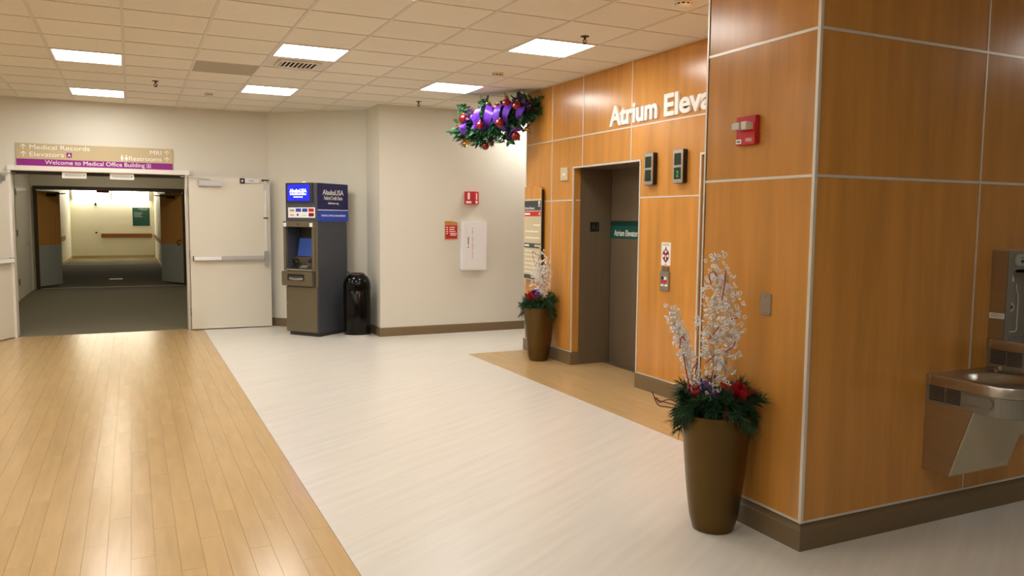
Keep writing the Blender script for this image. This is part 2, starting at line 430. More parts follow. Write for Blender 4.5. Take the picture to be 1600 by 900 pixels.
for z0, z1 in ((Z0, Z1), (Z1, EZ)):                    # wood returns of the openings
    for y in (EY1, FY1): MB().box(XE+.0015, XE+.085, y-.003, y+.009, z0, z1).obj('return_panel', 'maple', wel)
    for y in (EY0, FY0): MB().box(XE+.0015, XE+.085, y-.009, y+.003, z0, z1).obj('return_panel', 'maple', wel)
T = .0065
def strip(parent, b): return MB().box(*b).obj('trim_strip', 'trim', parent)
def vtrim(y, z0, z1): strip(wel, (XE-.003, XE+.004, y-T, y+T, z0, z1))
def htrim(z, y0, y1): strip(wel, (XE-.0035, XE+.004, y0, y1, z-T, z+T))
for y in J[:3]: vtrim(y, Z2, CEIL)
vtrim(J[3], Z2, CEIL); vtrim(J[4], Z2, CEIL)
vtrim(J[0], Z0, Z2); vtrim(J[1], EZ, Z2); vtrim(J[2], EZ, Z2); vtrim(J[3], EZ, Z2); vtrim(YEND-.006, Z0, CEIL)
htrim(Z2, PY2, YEND); htrim(Z1, EY1, YEND); htrim(Z1, FY1, EY0); htrim(Z1, PY2, FY0)
for a, b in ((EY1, YEND), (FY1, EY0), (PY2, FY0)): htrim(Z0+.003, a, b)
for y0, y1 in ((EY0, EY1), (FY0, FY1)):
    for y in (y0, y1): strip(wel, (XE-.006, XE+.006, y-.009, y+.009, Z0, EZ+.009))
    strip(wel, (XE-.0062, XE+.006, y0-.009, y1+.009, EZ-.009, EZ+.009))
    strip(wel, (XE+.03, XE+.085, y1-.006, y1-.003, Z1-T, Z1+T))
# end face of the elevator wall, towards the passage
for z0, z1 in ((Z0, Z1), (Z1, Z2), (Z2, Z3)): MB().box(XE, 5.4, YEND-.012, YEND, z0, z1).obj('panel', 'maple', wel)
BW = [(-.014, 0), (.004, 0), (.003, .098), (-.002, .106), (-.010, .128), (-.010, .139), (-.014, .139)]
baseb('baseboard_elevator', [(XE, EY1-.003), (XE, YEND), (5.3, YEND)][::-1] and [(5.3, YEND), (XE, YEND), (XE, EY1-.003), (XE+.085, EY1-.003)], 'brown base under the wood panels behind the slim planter', prof=[(o, z) for o, z in BW][::-1])
baseb('baseboard_lobby', [(XE, EY0+.003), (XE, FY1-.003)], 'brown base under the wood panel with call buttons', prof=BW[::-1])

# pillar block
wp = MB().box(PX+.012, 9, PY+.012, PY2-.012, -.1, CEIL+.03).obj('wall_pillar', 'brownframe')
struct(wp, 'maple panelled pillar wall carrying the alarm and drinking fountains', 'wall')
XJ = [4.005, 5.175, 6.345, 7.515, 8.9]
for z0, z1 in ((Z0, Z1), (Z1, Z2), (Z2, Z3)):
    panel(wp, rect(PY, PY2, z0, z1), PX, PX+.012, 'x')
    u = PX
    for x in XJ: panel(wp, rect(u+.0005, x, z0, z1), PY, PY+.012, 'y'); u = x
    MB().box(PX, XE, PY2-.012, PY2, z0, z1).obj('panel', 'maple', wp)
for z in (Z1, Z2):
    strip(wp, (PX-.0035, PX+.004, PY, PY2, z-T, z+T)); strip(wp, (PX, 9, PY-.0035, PY+.004, z-T, z+T))
strip(wp, (PX-.0035, PX+.004, PY, PY2, Z0-.002, Z0+.009)); strip(wp, (PX, 9, PY-.0035, PY+.004, Z0-.002, Z0+.009))
for x in XJ[:-1]: strip(wp, (x-.005, x+.005, PY-.003, PY+.004, Z0, CEIL))
MB().box(PX-.005, PX+.012, PY-.005, PY+.012, Z0-.002, CEIL).obj('corner_trim', 'trim', wp)
MB().box(PX-.005, PX+.010, PY2-.008, PY2+.004, Z0-.002, CEIL).obj('corner_trim', 'trim', wp)
baseb('baseboard_pillar', [(8.9, PY), (PX, PY), (PX, PY2)][::-1] and [(PX, PY2), (PX, PY), (8.9, PY)], 'brown cove base around the wood pillar', prof=[(-o, z) for o, z in BW])

# ---- corridor beyond the double doors
CZ = 2.75
flc = struct(MB().box(-2.2, 1.4, YD+.02, 33.6, -.1, .0005).obj('floor_corridor', 'carpet'), 'brown grey carpet of the corridor beyond the doors', 'floor')
for y in (19.75, 29.2): MB().box(-2.05, 1.1, y-.02, y+.02, .0005, .003).obj('carpet_strip', 'offwhite', flc)
MB().box(-.55, -.25, 22.1, 22.2, .0005, .006).obj('floor_plate', 'alum', flc)
struct(MB().box(-2.3, 1.4, YD+.2, 33.7, CZ, CZ+.1).obj('ceiling_corridor', 'tile'), 'low ceiling of the corridor', 'ceiling')
wall('wall_corridor_left', [(-2.15, -1.92, YD+.2, 19.7, 0, CZ), (-2.25, -2.04, 19.7, 33.6, 0, CZ)], 'cream corridor wall with the closet door', 'wallc')
wall('wall_corridor_right', [(1.16, 1.35, YD+.2, 19.7, 0, CZ), (1.16, 1.35, 19.7, 22.4, 0, CZ), (.79, 1.2, 22.4, 33.6, 0, CZ)], 'cream corridor wall beside the swung oak door', 'wallc')
wall('wall_corridor_end', [(-2.2, 1.2, 33.5, 33.7, 0, CZ)], 'cream wall at the end of the corridor', 'wallc')
wall('wall_corridor_middle', [(-2.1, -1.87, 19.6, 19.8, 0, CZ), (1.10, 1.3, 19.6, 19.8, 0, CZ), (-1.87, 1.10, 19.6, 19.8, 2.2, CZ)], 'wall around the second pair of corridor doors', 'wallc')
CB = [(0, 0), (.015, 0), (.015, .1), (0, .1)]
baseb('baseboard_corridor', [(.79, 22.4), (.79, 33.5), (-2.04, 33.5), (-2.04, 19.9)], 'yellowish baseboard at the end of the corridor', 'cream', CB)
baseb('baseboard_vestibule', [(-1.92, 16.9), (-1.92, YD+.25)], 'cream baseboard just inside the corridor', 'cream', CB)
fr = MB().box(-1.87, -1.81, 19.55, 19.85, 0, 2.2).box(1.05, 1.10, 19.55, 19.85, 0, 2.2).box(-1.81, 1.05, 19.55, 19.85, 2.13, 2.2)
struct(fr.obj('trim_2', 'brownframe'), 'dark brown frame of the second corridor doors', 'door frame')

# ---- double door frame
t1 = MB().box(OX0, OX0+.03, YD-.03, YD+.22, 0, 2.145).obj('trim_1', 'frame'); struct(t1, 'white frame of the lobby double doors', 'door frame')
MB().box(OX1-.03, OX1, YD-.03, YD+.22, 0, 2.145).obj('jamb', 'frame', t1)
MB().box(OX0-.005, OX1+.03, YD-.045, YD+.22, 2.142, 2.205).obj('head', 'frame', t1, bevel=.004)
MB().box(OX0+.03, OX1-.03, YD+.08, YD+.14, 2.10, 2.142).obj('door_stop', 'dark', t1)
for x0, x1 in ((-.80, -.52), (-.245, .045)):
    h = MB().box(x0, x1, YD-.01, YD+.07, 2.056, 2.142).obj('magnet_box', 'frame', t1, bevel=.004)
    MB().box(x0+.03, x1-.05, YD-.013, YD-.009, 2.085, 2.112).obj('magnet_plate', 'alum', h); MB().box(x1-.035, x1-.02, YD-.013, YD-.009, 2.09, 2.105).obj('screw', 'dark', h)
for x in (-.44, -.34): MB().lathe([(.001, 0), (.022, .004), (.022, .012)], 12, (x, YD+.03, 2.13)).obj('roller', 'dark', t1)

def door_leaf(name, label, loc, rz, side, W=1.075):
    """side +1: leaf runs to local +x from the hinge; face towards local -y"""
    d = thing(name, label, 'door', loc, rz, kind='structure')
    X = lambda a: a*side
    def bx(n, m, a0, a1, y0, y1, z0, z1, p=d, bv=0):
        a, b = sorted((X(a0), X(a1))); return MB().box(a, b, y0, y1, z0, z1).obj(n, m, p, bevel=bv)
    bx('leaf', 'doorpaint', .0, W, 0, .045, .012, 2.125, bv=.002)
    for z in (.25, 1.05, 1.9): MB().lathe([(.009, -.06), (.009, .06)], 10, (X(-.006), .006, z)).obj('hinge', 'steel', d)
    c = bx('closer', 'alum', .12, .43, -.055, 0, 1.995, 2.075, bv=.008)
    MB().tube([(X(.27), -.03, 2.075), (X(.27), -.03, 2.09), (X(-.10), -.035, 2.115)], .007, 6).obj('closer_arm', 'alum', c)
    b = bx('push_bar', 'alum', .045, W-.10, -.068, -.034, .972, 1.03, bv=.008)
    bx('bar_cover', 'white', .045, .40, -.0705, -.067, .976, 1.026, b); bx('bar_end', 'black', .034, .045, -.065, 0, .97, 1.032, b)
    bx('bar_rail', 'alum', .045, W-.08, -.036, 0, .975, 1.027, b)
    MB().prism(rrect(X(W-.067)-.03, X(W-.067)+.03, .88, 1.10, .022), -.062, 0).obj('latch_case', 'alum', b, bevel=.005)
    r = MB().tube([(X(W-.067), -.03, 1.09), (X(W-.067), -.03, 1.95)], .011, 8).obj('vertical_rod', 'white', d)
    bx('rod_guide', 'dark', W-.095, W-.04, -.046, 0, 1.555, 1.572, r)
    bx('rod_latch', 'alum', W-.085, W-.05, -.05, 0, 1.95, 2.085, r, .004); bx('strike', 'black', W-.115, W-.02, -.05, 0, 2.088, 2.105, r)
    p = bx('hold_plate', 'alum', .72, .93, -.018, 0, 2.05, 2.115, bv=.003)
    bx('hold_magnet', 'black', .67, .735, -.020, 0, 2.045, 2.118, p); MB().lathe([(.014, 0), (.014, .004)], 12, (0, 0, 0)).obj('hold_pin', 'alum', p, loc=(X(.70), -.021, 2.08)).rotation_euler = (R(90), 0, 0)
    bx('hold_slot', 'black', .79, .85, -.0195, -.017, 2.078, 2.086, p)
    return d
door_leaf('door_1', 'cream door leaf with push bar folded back against the wall', (.715, YD-.12, 0), -1.2, 1)
door_leaf('door_2', 'cream door leaf with push bar swung out beside the opening', (-1.40, YD-.03, 0), 64, -1)

def inner_leaf(name, label, hinge, rz, side, W):
    d = thing(name, label, 'door', hinge, rz, kind='structure')
    a, b = sorted((0, W*side))
    MB().box(a, b, 0, .045, .93, 2.10).obj('leaf', 'oak', d); MB().box(a, b, 0, .045, .05, .93).obj('kick_panel', 'kick', d)
    x = .30*side
    MB().box(min(x, x+.25*side), max(x, x+.25*side), -.06, 0, 1.99, 2.05).obj('closer', 'dark', d)
    MB().tube([(x+.1*side, -.03, 2.04), (W*side*.98, -.10, 2.06), (W*side*1.2, -.04, 2.07)], .012, 6).obj('closer_arm', 'dark', d)
    if side < 0: MB().tube([(-.08, -.01, 1.03), (-.08, -.08, 1.03), (-.12, -.08, .98), (-.06, -.06, .92)], .014, 6).obj('lever', 'dark', d)
    return d
inner_leaf('door_3', 'oak and grey corridor door standing open by the closet', (-1.81, 19.72, 0), math.degrees(math.atan2(.63, .37)), 1, .74)
inner_leaf('door_4', 'oak and grey corridor door with lever handle standing open', (1.05, 19.72, 0), math.degrees(math.atan2(-.85, .44)), -1, .95)
d5 = thing('door_5', 'white closet door with hinges in the corridor side wall', 'door', (-1.92, 17.0, 0), 90, kind='structure')
MB().box(0, 2.25, -.012, .0, .01, 2.35).obj('leaf', 'doorpaint', d5)
MB().box(-.06, 0, -.025, 0, 0, 2.40).obj('casing', 'wallc', d5); MB().box(2.25, 2.31, -.025, 0, 0, 2.40).obj('casing', 'wallc', d5); MB().box(-.06, 2.31, -.025, 0, 2.35, 2.41).obj('casing', 'wallc', d5)
for z in (.35, 1.25, 2.0): MB().box(-.04, .04, -.034, -.012, z-.06, z+.06).obj('hinge', 'dark', d5)
MB().tube([(1.5, -.01, 1.0), (1.5, -.08, 1.0), (1.25, -.08, 1.0)], .014, 6).obj('lever', 'alum', d5)

# ---- elevators
def elevator(name, label, y0, y1, num):
    # local x runs from the far jamb (y1) to the near jamb (y0); front is -y
    d = thing(name, label, 'elevator door', (XE, (y0+y1)/2, 0), E_FACE, kind='structure')
    W = (y1-y0)/2-.004
    for s in (-1, 1):
        a, b = sorted((s*W, s*(W-.003+.012)))
        j = MB().box(a, b, .085, .475, 0, EZ).obj('jamb', 'bronze_dk', d)
        if s < 0:
            n = MB().box(-W+.0, -W+.005, .215, .325, 1.45, 1.552).obj('number_plate', 'black', j)
            n2 = text('plate_number', 'A1', 'slate', None, 0, 0, 0, .06, align='C', bold=.01)
            n2.parent = n; n2.rotation_euler = (0, 0, R(90)); n2.location = (-W+.005, .27, 1.47)
    MB().box(-W, W, .085, .475, EZ-.004, EZ+.012).obj('head', 'bronze_dk', d)
    MB().box(-W-.002, W+.002, -.0, .086, EZ-.002, EZ+.012).obj('head_lining', 'maple', d)
    MB().box(-W, W, .40, .53, -.004, .003).obj('sill', 'bronze_dk', d)
    for s in (-1, 1):
        a, b = sorted((s*.002, s*W)); p = MB().box(a, b, .48, .515, .004, EZ).obj('door_panel', 'bronze_dk', d)
        MB().box(a, b, .4775, .4802, 1.379, 1.568).obj('teal_band', 'teal', p); MB().box(a, b, .4768, .4802, 1.515, 1.568).obj('band_top', 'teal_dk', p)
    text('band_lettering', 'Atrium Elevators', 'white', d, -W+.075, 1.407, .4775, .062, width=.47, bold=.008)
    return d
elevator('door_6', 'bronze elevator door with teal Atrium Elevators band', EY0, EY1, 1)
elevator('door_7', 'second elevator door mostly behind the wood pillar', FY0, FY1, 2)

# ================================================================== CEILING FIXTURES
LN = {(0, 2): 'lit square ceiling panel nearer of the two in line with the door sign', (0, 6): 'lit square ceiling panel just in front of the double door wall',
      (3, 0): 'lit square ceiling panel directly beside the slatted air vent', (3, 4): 'lit square ceiling panel between the air vent and the cash machine',
      (6, -2): 'lit square ceiling panel beside the sprinkler near the elevator letters', (6, 2): 'lit square ceiling panel beside the Christmas garland',
      (3, -4): 'lit square ceiling panel cut by the photograph edge, in line with the vent'}
frame_me = MB()
hx, hy = TX/2-.008, TY/2-.008
for b in ((-hx, hx, -hy, -hy+.018), (-hx, hx, hy-.018, hy), (-hx, -hx+.018, -hy+.018, hy-.018), (hx-.018, hx, -hy+.018, hy-.018)): frame_me.box(*b, -.004, .02)
frame_me = frame_me.mesh('frame', 'frame')
diff_me = MB().box(-hx+.018, hx-.018, -hy+.018, hy-.018, 0, .012).mesh('diffuser', 'diffuser')
for k, j in LIGHTS:
    x0, x1, y0, y1 = ceil_clip(k, j)
    t = thing('ceiling_light', LN.get((k, j), 'lit square ceiling panel over the near part of the lobby'), 'ceiling light', ((x0+x1)/2, (y0+y1)/2, CEIL), group='square ceiling lights')
    share('frame', frame_me, t); share('diffuser', diff_me, t)
x0, x1, y0, y1 = ceil_clip(*VENT)
v = thing('air_vent', 'slatted supply air vent set in a ceiling tile beside a light', 'air vent', ((x0+x1)/2, (y0+y1)/2, CEIL))
MB().box(-hx, hx, -hy, hy, .004, .02).obj('face_plate', 'grid', v)
MB().box(-.17, .17, -.13, .13, -.003, .005).obj('opening', 'black', v)
for i in range(9): MB().prism([(-.17+.040*i, -.018), (-.155+.040*i, -.018), (-.14+.040*i, .0), (-.155+.040*i, .0)], -.13, .13).obj('slat', 'grid', v)
for b in ((-.2, .2, -.16, -.13), (-.2, .2, .13, .16), (-.2, -.17, -.13, .13), (.17, .2, -.13, .13)): MB().box(*b, -.012, .006).obj('vent_frame', 'grid', v)
for (x, y), l in (((.281, 9.72), 'bronze ceiling sprinkler head in front of the double doors'), ((3.36, 5.69), 'bronze ceiling sprinkler head above the elevator letters'), ((3.33, 9.75), 'bronze ceiling sprinkler head in front of the beige cabinet wall')):
    s = thing('sprinkler', l, 'sprinkler', (x, y, CEIL+.003), group='ceiling sprinklers')
    MB().lathe([(.036, 0), (.036, -.004), (.010, -.010), (.008, -.03)], 16).obj('escutcheon', 'dark', s, smooth=True)
    MB().tube([(-.014, 0, -.028), (-.016, 0, -.045), (-.004, 0, -.06)], .004, 6).tube([(.014, 0, -.028), (.016, 0, -.045), (.004, 0, -.06)], .004, 6).obj('yoke', 'dark', s)
    MB().lathe([(.004, -.028), (.004, -.058)], 8).obj('bulb', 'red', s)
    MB().lathe([(.018, -.06), (.018, -.064)], 12).obj('deflector', 'dark', s)
for (x, y), l, r in (((.881, 10.33), 'cream smoke detector in front of the double door wall', .05), ((3.41, 7.50), 'cream smoke detector between two lit panels near the garland', .06), ((3.42, 4.49), 'white smoke detector close to the wood pillar', .062)):
    s = thing('smoke_detector', l, 'smoke detector', (x, y, CEIL+.004), group='smoke detectors')
    MB().lathe([(r, 0), (r, -.016), (r*.95, -.018)], 24).obj('base', 'offwhite', s, smooth=True)
    MB().lathe([(r*.84, -.016), (r*.84, -.022), (r*.84, -.030)], 24).obj('vent_band', 'lampoff', s, smooth=True)
    for a in range(10): MB().box(r*.80, r*.90, -.006, .006, -.031, -.016).obj('rib', 'offwhite', s).rotation_euler = (0, 0, R(36*a))
    MB().lathe([(r*.92, -.030), (r*.9, -.036), (r*.62, -.046), (r*.3, -.048)], 24).obj('cap', 'offwhite', s, smooth=True)

# ================================================================== OVERHEAD SIGN
def arrow(mb, x, z, s, y):
    t = s*.13
    mb.prism([(x-t/2, z), (x+t/2, z), (x+t/2, z+s*.98), (x-t/2, z+s*.98)], y-.002, y)
    for k in (-1, 1):
        a = [(x, z+s), (x+k*s*.42, z+s*.58), (x+k*s*.42, z+s*.58-t*1.3), (x, z+s-t*1.35)]
        mb.prism(a if k > 0 else a[::-1], y-.0022, y)
sg = thing('direction_sign', 'tan and purple overhead direction sign above the double doors', 'sign', (-.385, YD, 2.19))
MB().box(-.912, .912, -.02, 0, .102, .30).obj('board', 'tan', sg)
MB().box(-.912, .912, -.021, 0, .013, .102).obj('purple_band', 'purple', sg)
y = -.02
for z, s_ in ((.228, 'Medical Records'), (.137, 'Elevators')):
    m = MB(); arrow(m, -.835, z-.005, .068, y); m.obj('arrow', 'white', sg)
    text('lettering', s_, 'white', sg, -.765, z, y, .055, width=.68 if s_[0] == 'M' else .38, bold=0)
for z, s_ in ((.215, 'MRI'), (.127, 'Restrooms')):
    m = MB(); arrow(m, .842, z-.005, .068, y); m.obj('arrow', 'white', sg)
    text('lettering', s_, 'white', sg, .775, z, y, .055, width=.14 if s_ == 'MRI' else .40, align='R', bold=0)
b = MB().box(-.355, -.293, -.0215, -.0198, .132, .196).obj('letter_box', 'purple', sg); text('box_letter', 'A', 'white', b, -.324, .146, -.0215, .036, align='C', bold=.02)
pic = MB()
for x in (.292, .345):
    pic.lathe([(.0095, -.0022), (.0095, 0)], 10, (0, 0, 0)) if False else pic.box(x-.008, x+.008, y-.002, y, .178, .194)
pic.prism([(.276, .172), (.308, .172), (.303, .145), (.301, .118), (.283, .118), (.281, .145)], y-.002, y)
pic.prism([(.337, .172), (.353, .172), (.367, .140), (.352, .140), (.352, .118), (.338, .118), (.338, .140), (.323, .140)], y-.002, y)
pic.box(.316, .319, y-.002, y, .116, .196)
pic.obj('restroom_symbol', 'white', sg)
text('lettering', 'Welcome to Medical Office Building', 'white', sg, -.60, .040, -.021, .052, width=1.165, bold=0)
fb = MB()
for q in ((.588, .640, .036, .040), (.588, .640, .084, .088), (.588, .592, .04, .084), (.636, .640, .04, .084)): fb.box(q[0], q[1], -.023, -.021, q[2], q[3])
fb.obj('letter_frame', 'white', sg); text('box_letter', 'A', 'white', sg, .614, .047, -.021, .03, align='C', bold=.02)

# ================================================================== WALL ITEMS ON THE BEIGE WALL
# fire extinguisher wedge sign
fs = thing('extinguisher_sign', 'red wedge sign with extinguisher symbol above the white cabinet', 'sign', (4.255, YB, 1.78))
MB().prism([(-.107, 0), (-.107, -.006), (-.02, -.09), (.004, -.09), (.107, -.006), (.107, 0)], 0, .172, 'xy').obj('wedge', 'red', fs)
def on_wedge(name, m, u0, u1, z0, z1, lift=.002):
    # strip on the left facing flank; u runs from the wall edge to the nose
    a = Vector((-.107, -.006)); b_ = Vector((-.02, -.09)); d_ = b_-a; n = Vector((d_.y, -d_.x)).normalized()
    if n.y > 0: n = -n
    p = [a+d_*u0, a+d_*u1, a+d_*u1+n*lift, a+d_*u0+n*lift]
    MB().prism([(q.x, q.y) for q in p], z0, z1, 'xy').obj(name, m, fs)
on_wedge('extinguisher_symbol', 'white', .40, .66, .065, .150); on_wedge('symbol_head', 'white', .47, .60, .150, .160)
on_wedge('symbol_base', 'white', .2, .84, .012, .040)
def on_wedge2(name, m, u0, u1, z0, z1):
    a = Vector((.107, -.006)); b_ = Vector((.004, -.09)); d_ = b_-a; n = Vector((-d_.y, d_.x)).normalized()
    if n.y > 0: n = -n
    p = [a+d_*u0, a+d_*u1, a+d_*u1+n*.002, a+d_*u0+n*.002]
    MB().prism([(q.x, q.y) for q in p], z0, z1, 'xy').obj(name, m, fs)
on_wedge2('extinguisher_symbol', 'white', .40, .62, .06, .15); on_wedge2('symbol_base', 'white', .3, .7, .012, .045)
# red notice with wooden top
rn = thing('notice_plaque', 'small red notice plaque with arched wooden top beside the cabinet', 'sign', (3.952, YB, 1.298))
MB().prism([(-.092, 0), (.092, 0), (.092, .225), (.06, .236), (0, .246), (-.05, .247), (-.092, .245)], -.012, 0).obj('backing', 'oak', rn)
MB().box(-.085, .087, -.016, -.011, .008, .188).obj('red_panel', 'red', rn)
for i, (a, bb) in enumerate(((-.03, .05), (-.03, .045), (-.03, .06), (-.02, .08), (-.015, .07))):
    z = .155-.028*i-(.0 if i < 4 else -.006)
    MB().box(a, bb, -.0172, -.0158, z, z+.011).obj('text_line', 'white', rn)
    if i < 4: MB().box(-.075, -.05, -.0172, -.0158, z, z+.012).obj('bullet', 'white', rn)
# extinguisher cabinet
cb = thing('extinguisher_cabinet', 'white fire extinguisher cabinet with red vertical lettering on beige wall', 'cabinet', (4.272, YB, .868))
MB().prism(rrect(-.185, .185, 0, .672, .02), -.085, 0).obj('body', 'whitepl', cb, bevel=.008)
cdr = MB().box(-.125, .155, -.091, -.084, .035, .635).obj('door', 'whitepl', cb, bevel=.002)
MB().box(-.105, -.097, -.100, -.091, .355, .46).obj('handle', 'dark', cdr); MB().box(-.107, -.093, -.097, -.091, .315, .331).obj('lock', 'dark', cdr)
for i, ch in enumerate('FIRE EXTINGUISHER'):
    if ch != ' ': text('lettering', ch, 'red', cdr, -.036, .575-.0255*i, -.091, .017, align='C', bold=.012)

# ================================================================== ITEMS ON THE ELEVATOR WALL
def onwall(name, label, cat, y, z, **k): return thing(name, label, cat, (XE, y, z), E_FACE, **k)
# directory board
dr = thing('directory_board', 'tall directory board with arched wooden top behind the slim planter', 'sign', (XE-.015, 8.285, .868), E_FACE)
MB().prism([(-.222, .03), (.222, .03), (.222, 1.045), (.19, 1.075), (.08, 1.095), (-.06, 1.10), (-.222, 1.085)], -.022, 0).obj('backing', 'maple', dr)
for x_, z_ in ((-.15, .2), (.15, .2), (-.15, .9), (.15, .9)): MB().box(x_-.015, x_+.015, 0, .0151, z_-.015, z_+.015).obj('standoff', 'dark', dr)
MB().box(.212, .2255, -.026, .0, .03, 1.05).obj('shadow_edge', 'black', dr)  # black puts the shadow along the board's right edge into the colour
MB().box(-.222, .214, -.03, -.02, .0, .945).obj('panel', 'ivory', dr)
MB().box(-.205, .205, -.0315, -.029, .812, .925).obj('header_band', 'slate', dr); MB().box(-.205, .205, -.0315, -.029, .745, .800).obj('red_band', 'red', dr)
MB().box(-.205, .205, -.0315, -.029, .375, .43).obj('dark_band', 'slate', dr); MB().box(-.205, .12, -.0315, -.029, .01, .06).obj('dark_band', 'slate', dr)
text('lettering', 'Atrium Elevators', 'white', dr, -.195, .825, -.0315, .03, width=.25); MB().box(-.195, -.06, -.033, -.0312, .762, .782).obj('text_line', 'white', dr); MB().box(.165, .185, -.033, -.0312, .76, .785).obj('text_line', 'white', dr)
hx_ = MB().box(.15, .185, -.033, -.0312, .855, .92).obj('symbol', 'white', dr); MB().box(.158, .177, -.034, -.0328, .865, .885).obj('symbol_mark', 'slate', hx_)
for i, (a, bb) in enumerate(((.02, .19), (-.19, .15), (-.18, .19))): MB().box(a, bb, -.031, -.0295, .635-.075*i, .652-.075*i).obj('text_line', 'sand', dr)
for i in range(6): MB().box(-.19, .02+.03*((i*7) % 5), -.031, -.0295, .335-.05*i, .349-.05*i).obj('text_line', 'sand', dr)
MB().box(-.19, -.08, -.033, -.0312, .394, .414).obj('text_line', 'white', dr); MB().box(.06, .19, -.033, -.0312, .392, .416).obj('text_line', 'ivory', dr)
# small square plate
sp = onwall('square_plate', 'small square cream plate beside the elevator opening', 'sign', 7.60, 2.0)
MB().box(-.075, .075, -.02, 0, 0, .14).obj('plate', 'ivory', sp, bevel=.002); MB().box(-.03, .035, -.0212, -.0195, .055, .075).obj('text_line', 'sand', sp)
# hall lanterns
def lantern(y, lit, label):
    h = onwall('hall_lantern', label, 'indicator', y, 1.893, group='elevator direction lanterns')
    MB().prism(rrect(-.068, .068, 0, .29, .014), -.045, 0).obj('housing', 'black', h, bevel=.003)
    MB().prism(rrect(-.068, .066, .003, .287, .014), -.052, -.044).obj('faceplate', 'steel', h, bevel=.002)
    for z in (.035, .155):
        dsp = MB().box(-.047, .043, -.0545, -.051, z, z+.10).obj('display', 'ledgreen', h)
    if lit: text('floor_digit', '2', 'ledon', h, .0, .055, -.0545, .05, align='C', bold=0)
lantern(5.985, 0, 'grey two window elevator lantern nearer the open recess'); lantern(5.555, 1, 'grey two window elevator lantern showing a green digit')
# fire notice and call station
cn = onwall('fire_notice', 'white notice with dark red flame emblem above the call buttons', 'sign', 5.755, 1.178)
MB().box(-.066, .066, -.004, 0, 0, .203).obj('card', 'white', cn)
fl = [(0, .172), (.012, .14), (.022, .125), (.022, .145), (.034, .112), (.04, .135), (.05, .085), (.038, .055), (.016, .035), (0, .022), (-.016, .035), (-.038, .055), (-.05, .085), (-.04, .135), (-.034, .112), (-.022, .145), (-.022, .125), (-.012, .14)]
fo = MB().prism(fl[::-1], -.0055, -.0038).obj('flame_emblem', 'darkred', cn)
for x, z in ((0, .122), (-.03, .085), (.03, .085)):
    MB().lathe([(.013, 0), (.013, .0012)], 14).obj('emblem_disc', 'white', fo, loc=(x, -.0054, z)).rotation_euler = (R(90), 0, 0)
MB().box(-.006, .006, -.0068, -.0054, .045, .09).obj('emblem_bar', 'white', fo)
MB().box(-.04, .04, -.005, -.0038, .188, .191).obj('text_line', 'slate', cn); MB().box(-.052, .052, -.005, -.0038, .178, .182).obj('text_line', 'slate', cn); MB().box(-.018, .018, -.005, -.0038, .008, .012).obj('text_line', 'slate', cn)
cs = onwall('call_station', 'steel elevator call station with black and red buttons under the flame notice', 'button panel', 5.757, .953)
MB().box(-.066, .066, -.014, 0, 0, .172).obj('faceplate', 'steel', cs, bevel=.002); MB().box(-.05, .05, -.008, 0, .172, .213).obj('neck_plate', 'bronze_dk', cs)
for z, a, bb, m in ((.098, -.04, -.003, 'black'), (.098, -.003, .034, 'white'), (.068, -.046, .034, 'red'), (.04, -.05, -.012, 'white'), (.04, .012, .05, 'white')):
    MB().box(a, bb, -.017, -.0135, z, z+(.026 if z > .05 else .016)).obj('button' if z > .05 else 'button_label', m, cs)
# raised letters
ws = onwall('wall_lettering', 'raised white Atrium Elevators letters on the wood panels', 'sign', 6.70, 2.492)
S_ = 'Atrium Elevators'; BO = .03
def ext(s): vs = glyphs(s, BO)[0]; return min(v[0] for v in vs), max(v[0] for v in vs)
k_ = .785/(ext('Atrium')[1]-ext('A')[0])
for i, ch in enumerate(S_):
    if ch == ' ': continue
    r1 = ext(S_[:i+1])[1]; g0, g1 = ext(ch); xl = (r1-(g1-g0)-ext('A')[0])*k_; kk = 1.0
    if i > 6:
        if i == 7: xE = xl
        kk = 1.17; xl = .885+(xl-xE)*kk
    text('letter', ch, 'white', ws, xl, 0, .0, .178, width=(g1-g0)*k_*kk, depth=.022, bold=BO)

# ================================================================== ITEMS ON THE PILLAR
al = thing('fire_alarm', 'red fire alarm strobe with clear lens on the wood pillar', 'fire alarm', (PX, 3.148, 1.957), E_FACE)
MB().box(-.07, .07, -.03, 0, 0, .143).obj('plate', 'red', al, bevel=.003)
MB().box(-.035, .052, -.045, -.03, .075, .108).obj('strobe_base', 'offwhite', al)
MB().box(.012, .052, -.075, -.044, .072, .111).obj('strobe_housing', 'offwhite', al, bevel=.003)
MB().prism([(-.062, -.045), (-.062, -.062), (-.05, -.078), (.012, -.082), (.012, -.045)], .074, .108, 'xy').obj('strobe_lens', 'lens', al, bevel=.003)
MB().box(-.03, .0, -.07, -.055, .084, .098).obj('strobe_tube', 'steel', al)
lb = MB().box(-.066, -.028, -.032, -.0295, .008, .03).obj('maker_label', 'white', al); MB().box(-.06, -.035, -.0327, -.0319, .015, .022).obj('label_print', 'slate', lb)
text('lettering', 'FIRE', 'white', al, .004, .014, -.03, .018, width=.045, bold=.0)
bp = thing('blank_plate', 'blank steel switch plate with two screws on the pillar', 'wall plate', (PX, 2.99, 1.108), E_FACE)
MB().box(-.036, .036, -.006, 0, 0, .108).obj('plate', 'steel', bp, bevel=.002)
for z in (.013, .095): MB().lathe([(.004, 0), (.004, .002)], 10).obj('screw', 'chrome', bp, loc=(0, -.006, z)).rotation_euler = (R(90), 0, 0)

